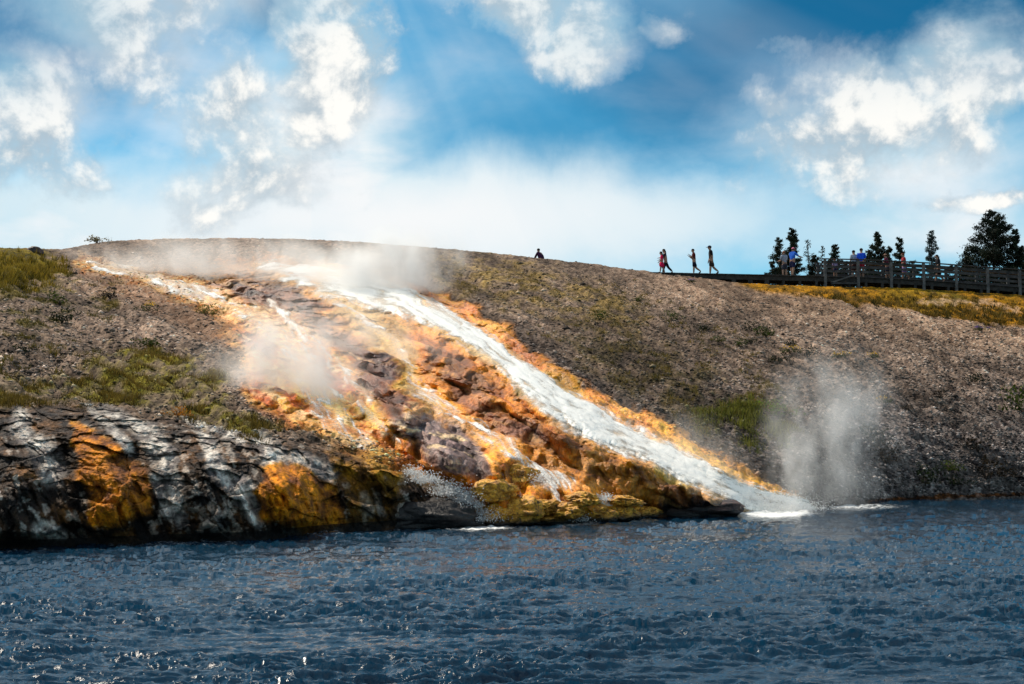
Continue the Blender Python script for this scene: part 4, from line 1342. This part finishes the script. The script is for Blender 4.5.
def person(label, foot, hgt, face, shirt, lower, hair, legs=((12, 8), (-22, 30)), arms=((10, 15), (-10, 15)), lean=4, cap=None, longhair=False, dress=False, abduct=(6, 6), shoes=(30, 30, 32), sleeve=.45, seat=False, hat=None, spread=.0, child=False, trousers=False):
    """joint chain in the sagittal plane: forward = +y, up = +z, lateral = x; then turned to face"""
    S = hgt * 1.06
    hk = 1.18 if child else 1.0
    leg = .47 if child else .49
    th, sh_ = leg * .5, leg * .5

    def rot(v, deg):        # swing in the sagittal plane, forward positive
        a = R_(deg); return Vector((v.x, v.y * math.cos(a) - v.z * math.sin(a), v.y * math.sin(a) + v.z * math.cos(a)))
    hip = Vector((0, 0, 0))
    Rn = lambda v: v * S
    J = {}
    for s, (ha, ka) in zip((-1, 1), legs):
        hx = Vector((s * .052, 0, -.01))
        d1 = rot(Vector((s * spread, 0, -1)), ha); d2 = rot(Vector((0, 0, -1)), ha - ka)
        kn = hx + d1 * th; an = kn + d2 * (sh_ - .035)
        fd = rot(Vector((0, 1, 0)), (ha - ka) * .6); toe = an + Vector((0, 0, -.03)) + fd * .085
        J[s] = (hx, kn, an, an + Vector((0, 0, -.02)) - fd * .015, toe)
    low_z = min(min(q.z for q in J[s]) for s in (-1, 1)) - .012
    if seat: low_z = -.06
    T = lambda v: rot(v, -lean)
    waist = T(Vector((0, 0, .10))); chest = T(Vector((0, .008, .22))); neck0 = T(Vector((0, 0, .315))); neck1 = neck0 + rot(Vector((0, .012, .035)), -lean * .4)
    head = neck1 + Vector((0, .016, .055 * hk)); crown = head + Vector((0, -.004, .045 * hk)); nose = head + Vector((0, .060 * hk, -.006))
    vs, es, rs = [hip, waist, chest, neck0, neck1, head, crown, nose], [(0, 1), (1, 2), (2, 3), (3, 4), (4, 5), (5, 6), (5, 7)], [(.082, .062), (.070, .055), (.092, .062), .038, .032, (.044 * hk, .052 * hk), (.036 * hk, .042 * hk), .010]
    for s in (-1, 1):
        vs.append(head + Vector((s * .047 * hk, 0, 0))); rs.append(.011); es.append((5, len(vs) - 1))
    shirt_v, shirt_e, shirt_r = [hip * 1, waist, chest, T(Vector((0, 0, .295)))], [(0, 1), (1, 2), (2, 3)], [(.088, .070), (.080, .066), (.100, .073), (.050, .045)]
    low_v, low_e, low_r = [waist * .55, hip], [(0, 1)], [(.078, .062), (.090, .070)]
    for k, s in enumerate((-1, 1)):
        hx, kn, an, heel, toe = J[s]
        i0 = len(vs); vs += [hx, hx.lerp(kn, .45), kn, kn.lerp(an, .35), an, toe]
        rs += [.058, .050, .036, .036, .022, .018]; es += [(0, i0), (i0, i0 + 1), (i0 + 1, i0 + 2), (i0 + 2, i0 + 3), (i0 + 3, i0 + 4), (i0 + 4, i0 + 5)]
        j0 = len(low_v); end = .96 if trousers else .92
        if trousers:
            low_v += [hx, hx.lerp(kn, .5), kn, kn.lerp(an, .9)]; low_r += [.064, .056, .044, .034]; low_e += [(1, j0), (j0, j0 + 1), (j0 + 1, j0 + 2), (j0 + 2, j0 + 3)]
        else:
            low_v += [hx, hx.lerp(kn, .5), hx.lerp(kn, end)]; low_r += [.066, .062, .056] if not dress else [.080, .088, .092]; low_e += [(1, j0), (j0, j0 + 1), (j0 + 1, j0 + 2)]
        sa, ea = arms[k]
        shd = T(Vector((s * .100, 0, .285)))
        ab = math.tan(R_(abduct[k]))
        u1 = rot(Vector((s * ab, 0, -1)).normalized(), sa - lean); u2 = rot(Vector((s * ab * .3, 0, -1)).normalized(), sa + ea - lean)
        el = shd + u1 * .165; wr = el + u2 * .145
        i0 = len(vs); vs += [shd, shd.lerp(el, .5), el, el.lerp(wr, .4), wr, wr + u2 * .035]
        rs += [.040, .031, .025, .024, .016, (.020, .011)]; es += [(2, i0)] + [(i0 + q, i0 + q + 1) for q in range(5)]
        palm = i0 + 5; pw = Vector((0, 1, 0)) if abs(u2.y) < .7 else Vector((1, 0, 0))
        pw = (pw - u2 * pw.dot(u2)).normalized(); inw = Vector((-s, 0, 0)); inw = (inw - u2 * inw.dot(u2)).normalized() if abs(u2.x) < .9 else Vector((0, 1, 0))
        for f_, (o_, l_) in enumerate(((-.011, .034), (-.004, .040), (.004, .043), (.012, .038))):
            b = vs[palm] + pw * o_ + u2 * .010; m_ = b + u2 * l_ * .5; e_ = m_ + u2 * l_ * .4 + inw * l_ * .3
            i1 = len(vs); vs += [b, m_, e_]; rs += [.0052, .005, .004]; es += [(palm, i1), (i1, i1 + 1), (i1 + 1, i1 + 2)]
        i1 = len(vs); vs += [wr + pw * .018 + u2 * .012, wr + pw * .03 + u2 * .03 + inw * .01]; rs += [.006, .005]; es += [(i0 + 4, i1), (i1, i1 + 1)]
        j0 = len(shirt_v); shirt_v += [shd, shd.lerp(el, .5), shd.lerp(el, .5 + sleeve)]; shirt_r += [.048, .041, .038]; shirt_e += [(2, j0), (j0, j0 + 1), (j0 + 1, j0 + 2)]
        if sleeve > .48:
            shirt_v += [wr]; shirt_r += [.026]; shirt_e += [(j0 + 2, j0 + 3)]
    root = empty('person', foot, R_(face))
    off = Vector((0, 0, -low_z * S))
    sc = lambda L: [q * S + off for q in L]
    rr = lambda L: [tuple(x * S * 1.14 for x in q) if isinstance(q, tuple) else q * S * (1.12 if q > .02 else 1) for q in L]
    link_mesh('body', skin_mesh('body', sc(vs), es, rr(rs)), SKIN, root)
    link_mesh('dress' if dress else 'shirt', skin_mesh('shirt', sc(shirt_v), shirt_e, rr(shirt_r)), cloth(shirt), root)
    link_mesh('trousers' if trousers else 'shorts', skin_mesh('shorts', sc(low_v), low_e, rr(low_r)), cloth(lower), root)
    for s in (-1, 1):
        hx, kn, an, heel, toe = J[s]
        link_mesh('shoe', skin_mesh('shoe', sc([heel, heel.lerp(toe, .5), toe + (toe - heel) * .2]), [(0, 1), (1, 2)], rr([.026, .025, .018]), 0, 2), cloth(shoes, 'shoe_leather'), root)
        link_mesh('eye', ellipsoid('eye', (head + Vector((s * .019, .047 * hk, .006))) * S + off, (.007 * S, .005 * S, .006 * S), 8), cloth((18, 14, 12), 'eye'), root)
    hc = (head + Vector((0, -.004, .022 * hk))) * S + off
    hr = Vector((.056, .064, .056)) * S * hk
    link_mesh('hair', ellipsoid('hair', hc, hr, 18, lambda c: c.z < -.25 and c.y > -.15 or c.z < -.55 or (c.y > .72 and c.z < .35)), cloth(hair, 'hair'), root)
    if longhair:
        link_mesh('hair', skin_mesh('hair', sc([head + Vector((0, -.04, .02)), head + Vector((0, -.058, -.05)), neck0 + Vector((0, -.06, -.04))]), [(0, 1), (1, 2)], rr([.04, .036, .018])), cloth(hair, 'hair'), root)
    if cap:
        h_ = ellipsoid('cap', hc + Vector((0, 0, .008 * S)), hr * 1.08, 18, lambda c: c.z < -.05)
        c_ = link_mesh('cap', h_, cloth(cap, 'cap'), root)
        link_mesh('peak', ellipsoid('peak', hc + Vector((0, .075 * S * hk, .006 * S)), (.045 * S, .055 * S, .008 * S), 12), cloth(cap, 'cap'), c_)
    if hat:
        c_ = link_mesh('hat', ellipsoid('hat', hc + Vector((0, 0, .01 * S)), hr * 1.08, 18, lambda c: c.z < -.05), cloth(hat, 'hat'), root)
        link_mesh('brim', ellipsoid('brim', hc + Vector((0, 0, .008 * S)), (.11 * S, .115 * S, .008 * S), 18), cloth(hat, 'hat'), c_)
    tag(root, label, 'person')
    return root


def stand(px, back=.5):
    q = along(px + 3.3 * back) + BACK * back * .8; return q


LEFT = 90      # facing left in the photo (-x)
person('woman in dark navy clothes walking left with an arm round the child in pink', stand(665.5, .5), 1.64, LEFT, (20, 26, 52), (24, 20, 26), (14, 10, 10), ((18, 6), (-26, 20)), ((38, 50), (30, 45)), 8, None, True, trousers=True)
person('small child in a bright pink top walking against the woman in navy', stand(661.8, .2), 1.36, LEFT, (226, 18, 84), (226, 18, 84), (14, 10, 10), ((14, 6), (-12, 14)), ((14, 30), (6, 20)), 2, None, True, dress=True, child=True)
person('youngster in a dark red shirt and navy shorts holding hands up to the chest', stand(694.2), 1.64, LEFT, (92, 22, 24), (18, 20, 44), (14, 9, 9), ((4, 2), (-20, 34)), ((22, 110), (18, 112)), 3)
person('man in a peaked cap with dark shirt and brown shorts striding left', stand(711.5), 1.86, LEFT, (18, 18, 26), (50, 36, 30), (16, 12, 12), ((8, 4), (-20, 30)), ((-8, 12), (6, 14)), 4, (24, 34, 62))
person('person with light brown hair in a pale grey shirt behind the one in blue', stand(786, .85), 1.70, 20, (150, 156, 172), (60, 60, 72), (140, 84, 52), ((4, 2), (-4, 4)), ((20, 70), (16, 60)), 3)
person('person in bright blue shirt and pink cap, arms out, before the leftmost pines', stand(793, .25), 1.78, -50, (40, 104, 214), (22, 28, 70), (90, 60, 50), ((4, 2), (-4, 4)), ((50, 40), (48, 40)), 6, (222, 130, 160), abduct=(30, 25))
person('ginger haired child in a pale violet shirt behind the first railing bay', stand(836.5, .5), 1.22, 10, (176, 160, 206), (60, 50, 90), (170, 84, 40), ((3, 2), (-3, 3)), ((8, 10), (8, 10)), 1, child=True)
person('dark haired person in a pale shirt left of the one in vivid blue', stand(856.5, .7), 1.82, 15, (160, 170, 188), (70, 40, 40), (16, 12, 14), ((3, 2), (-3, 3)), ((8, 20), (10, 20)), 2)
person('dark haired person in a vivid blue shirt and red shorts at the railing', stand(863, .45), 1.90, -20, (24, 84, 220), (176, 34, 60), (18, 12, 12), ((3, 2), (-3, 3)), ((10, 20), (10, 24)), 2)
person('person in a tan sun hat and plum shirt leaning on the railing', stand(889, .4), 1.60, 60, (110, 34, 62), (60, 60, 84), (70, 44, 34), ((6, 3), (-8, 6)), ((30, 50), (26, 50)), 8, hat=(150, 116, 100))
person('auburn haired person in a red vest and lilac shorts walking left', stand(906, .45), 1.74, LEFT, (170, 40, 50), (150, 130, 190), (96, 46, 26), ((12, 4), (-18, 20)), ((14, 50), (-12, 14)), 3, sleeve=.1)
person('dark haired person all in black walking left near the railing gap', stand(941, .45), 1.80, LEFT, (16, 14, 22), (20, 18, 24), (14, 10, 10), ((22, 8), (-16, 24)), ((14, 30), (-8, 14)), 6, longhair=True)
sq = surf(541, 259.2)
sit = Vector((sq.x + .05, sq.y + 1.1, ground(sq.x, sq.y + 1.1) - .05))
person('person in a dark purple top crouched alone on the bare crest', sit, 1.7, 42, (58, 14, 56), (24, 18, 30), (14, 9, 12), ((78, 110), (84, 118)), ((55, 4), (-10, 30)), 24, seat=True, trousers=True, sleeve=.5)
print('done')
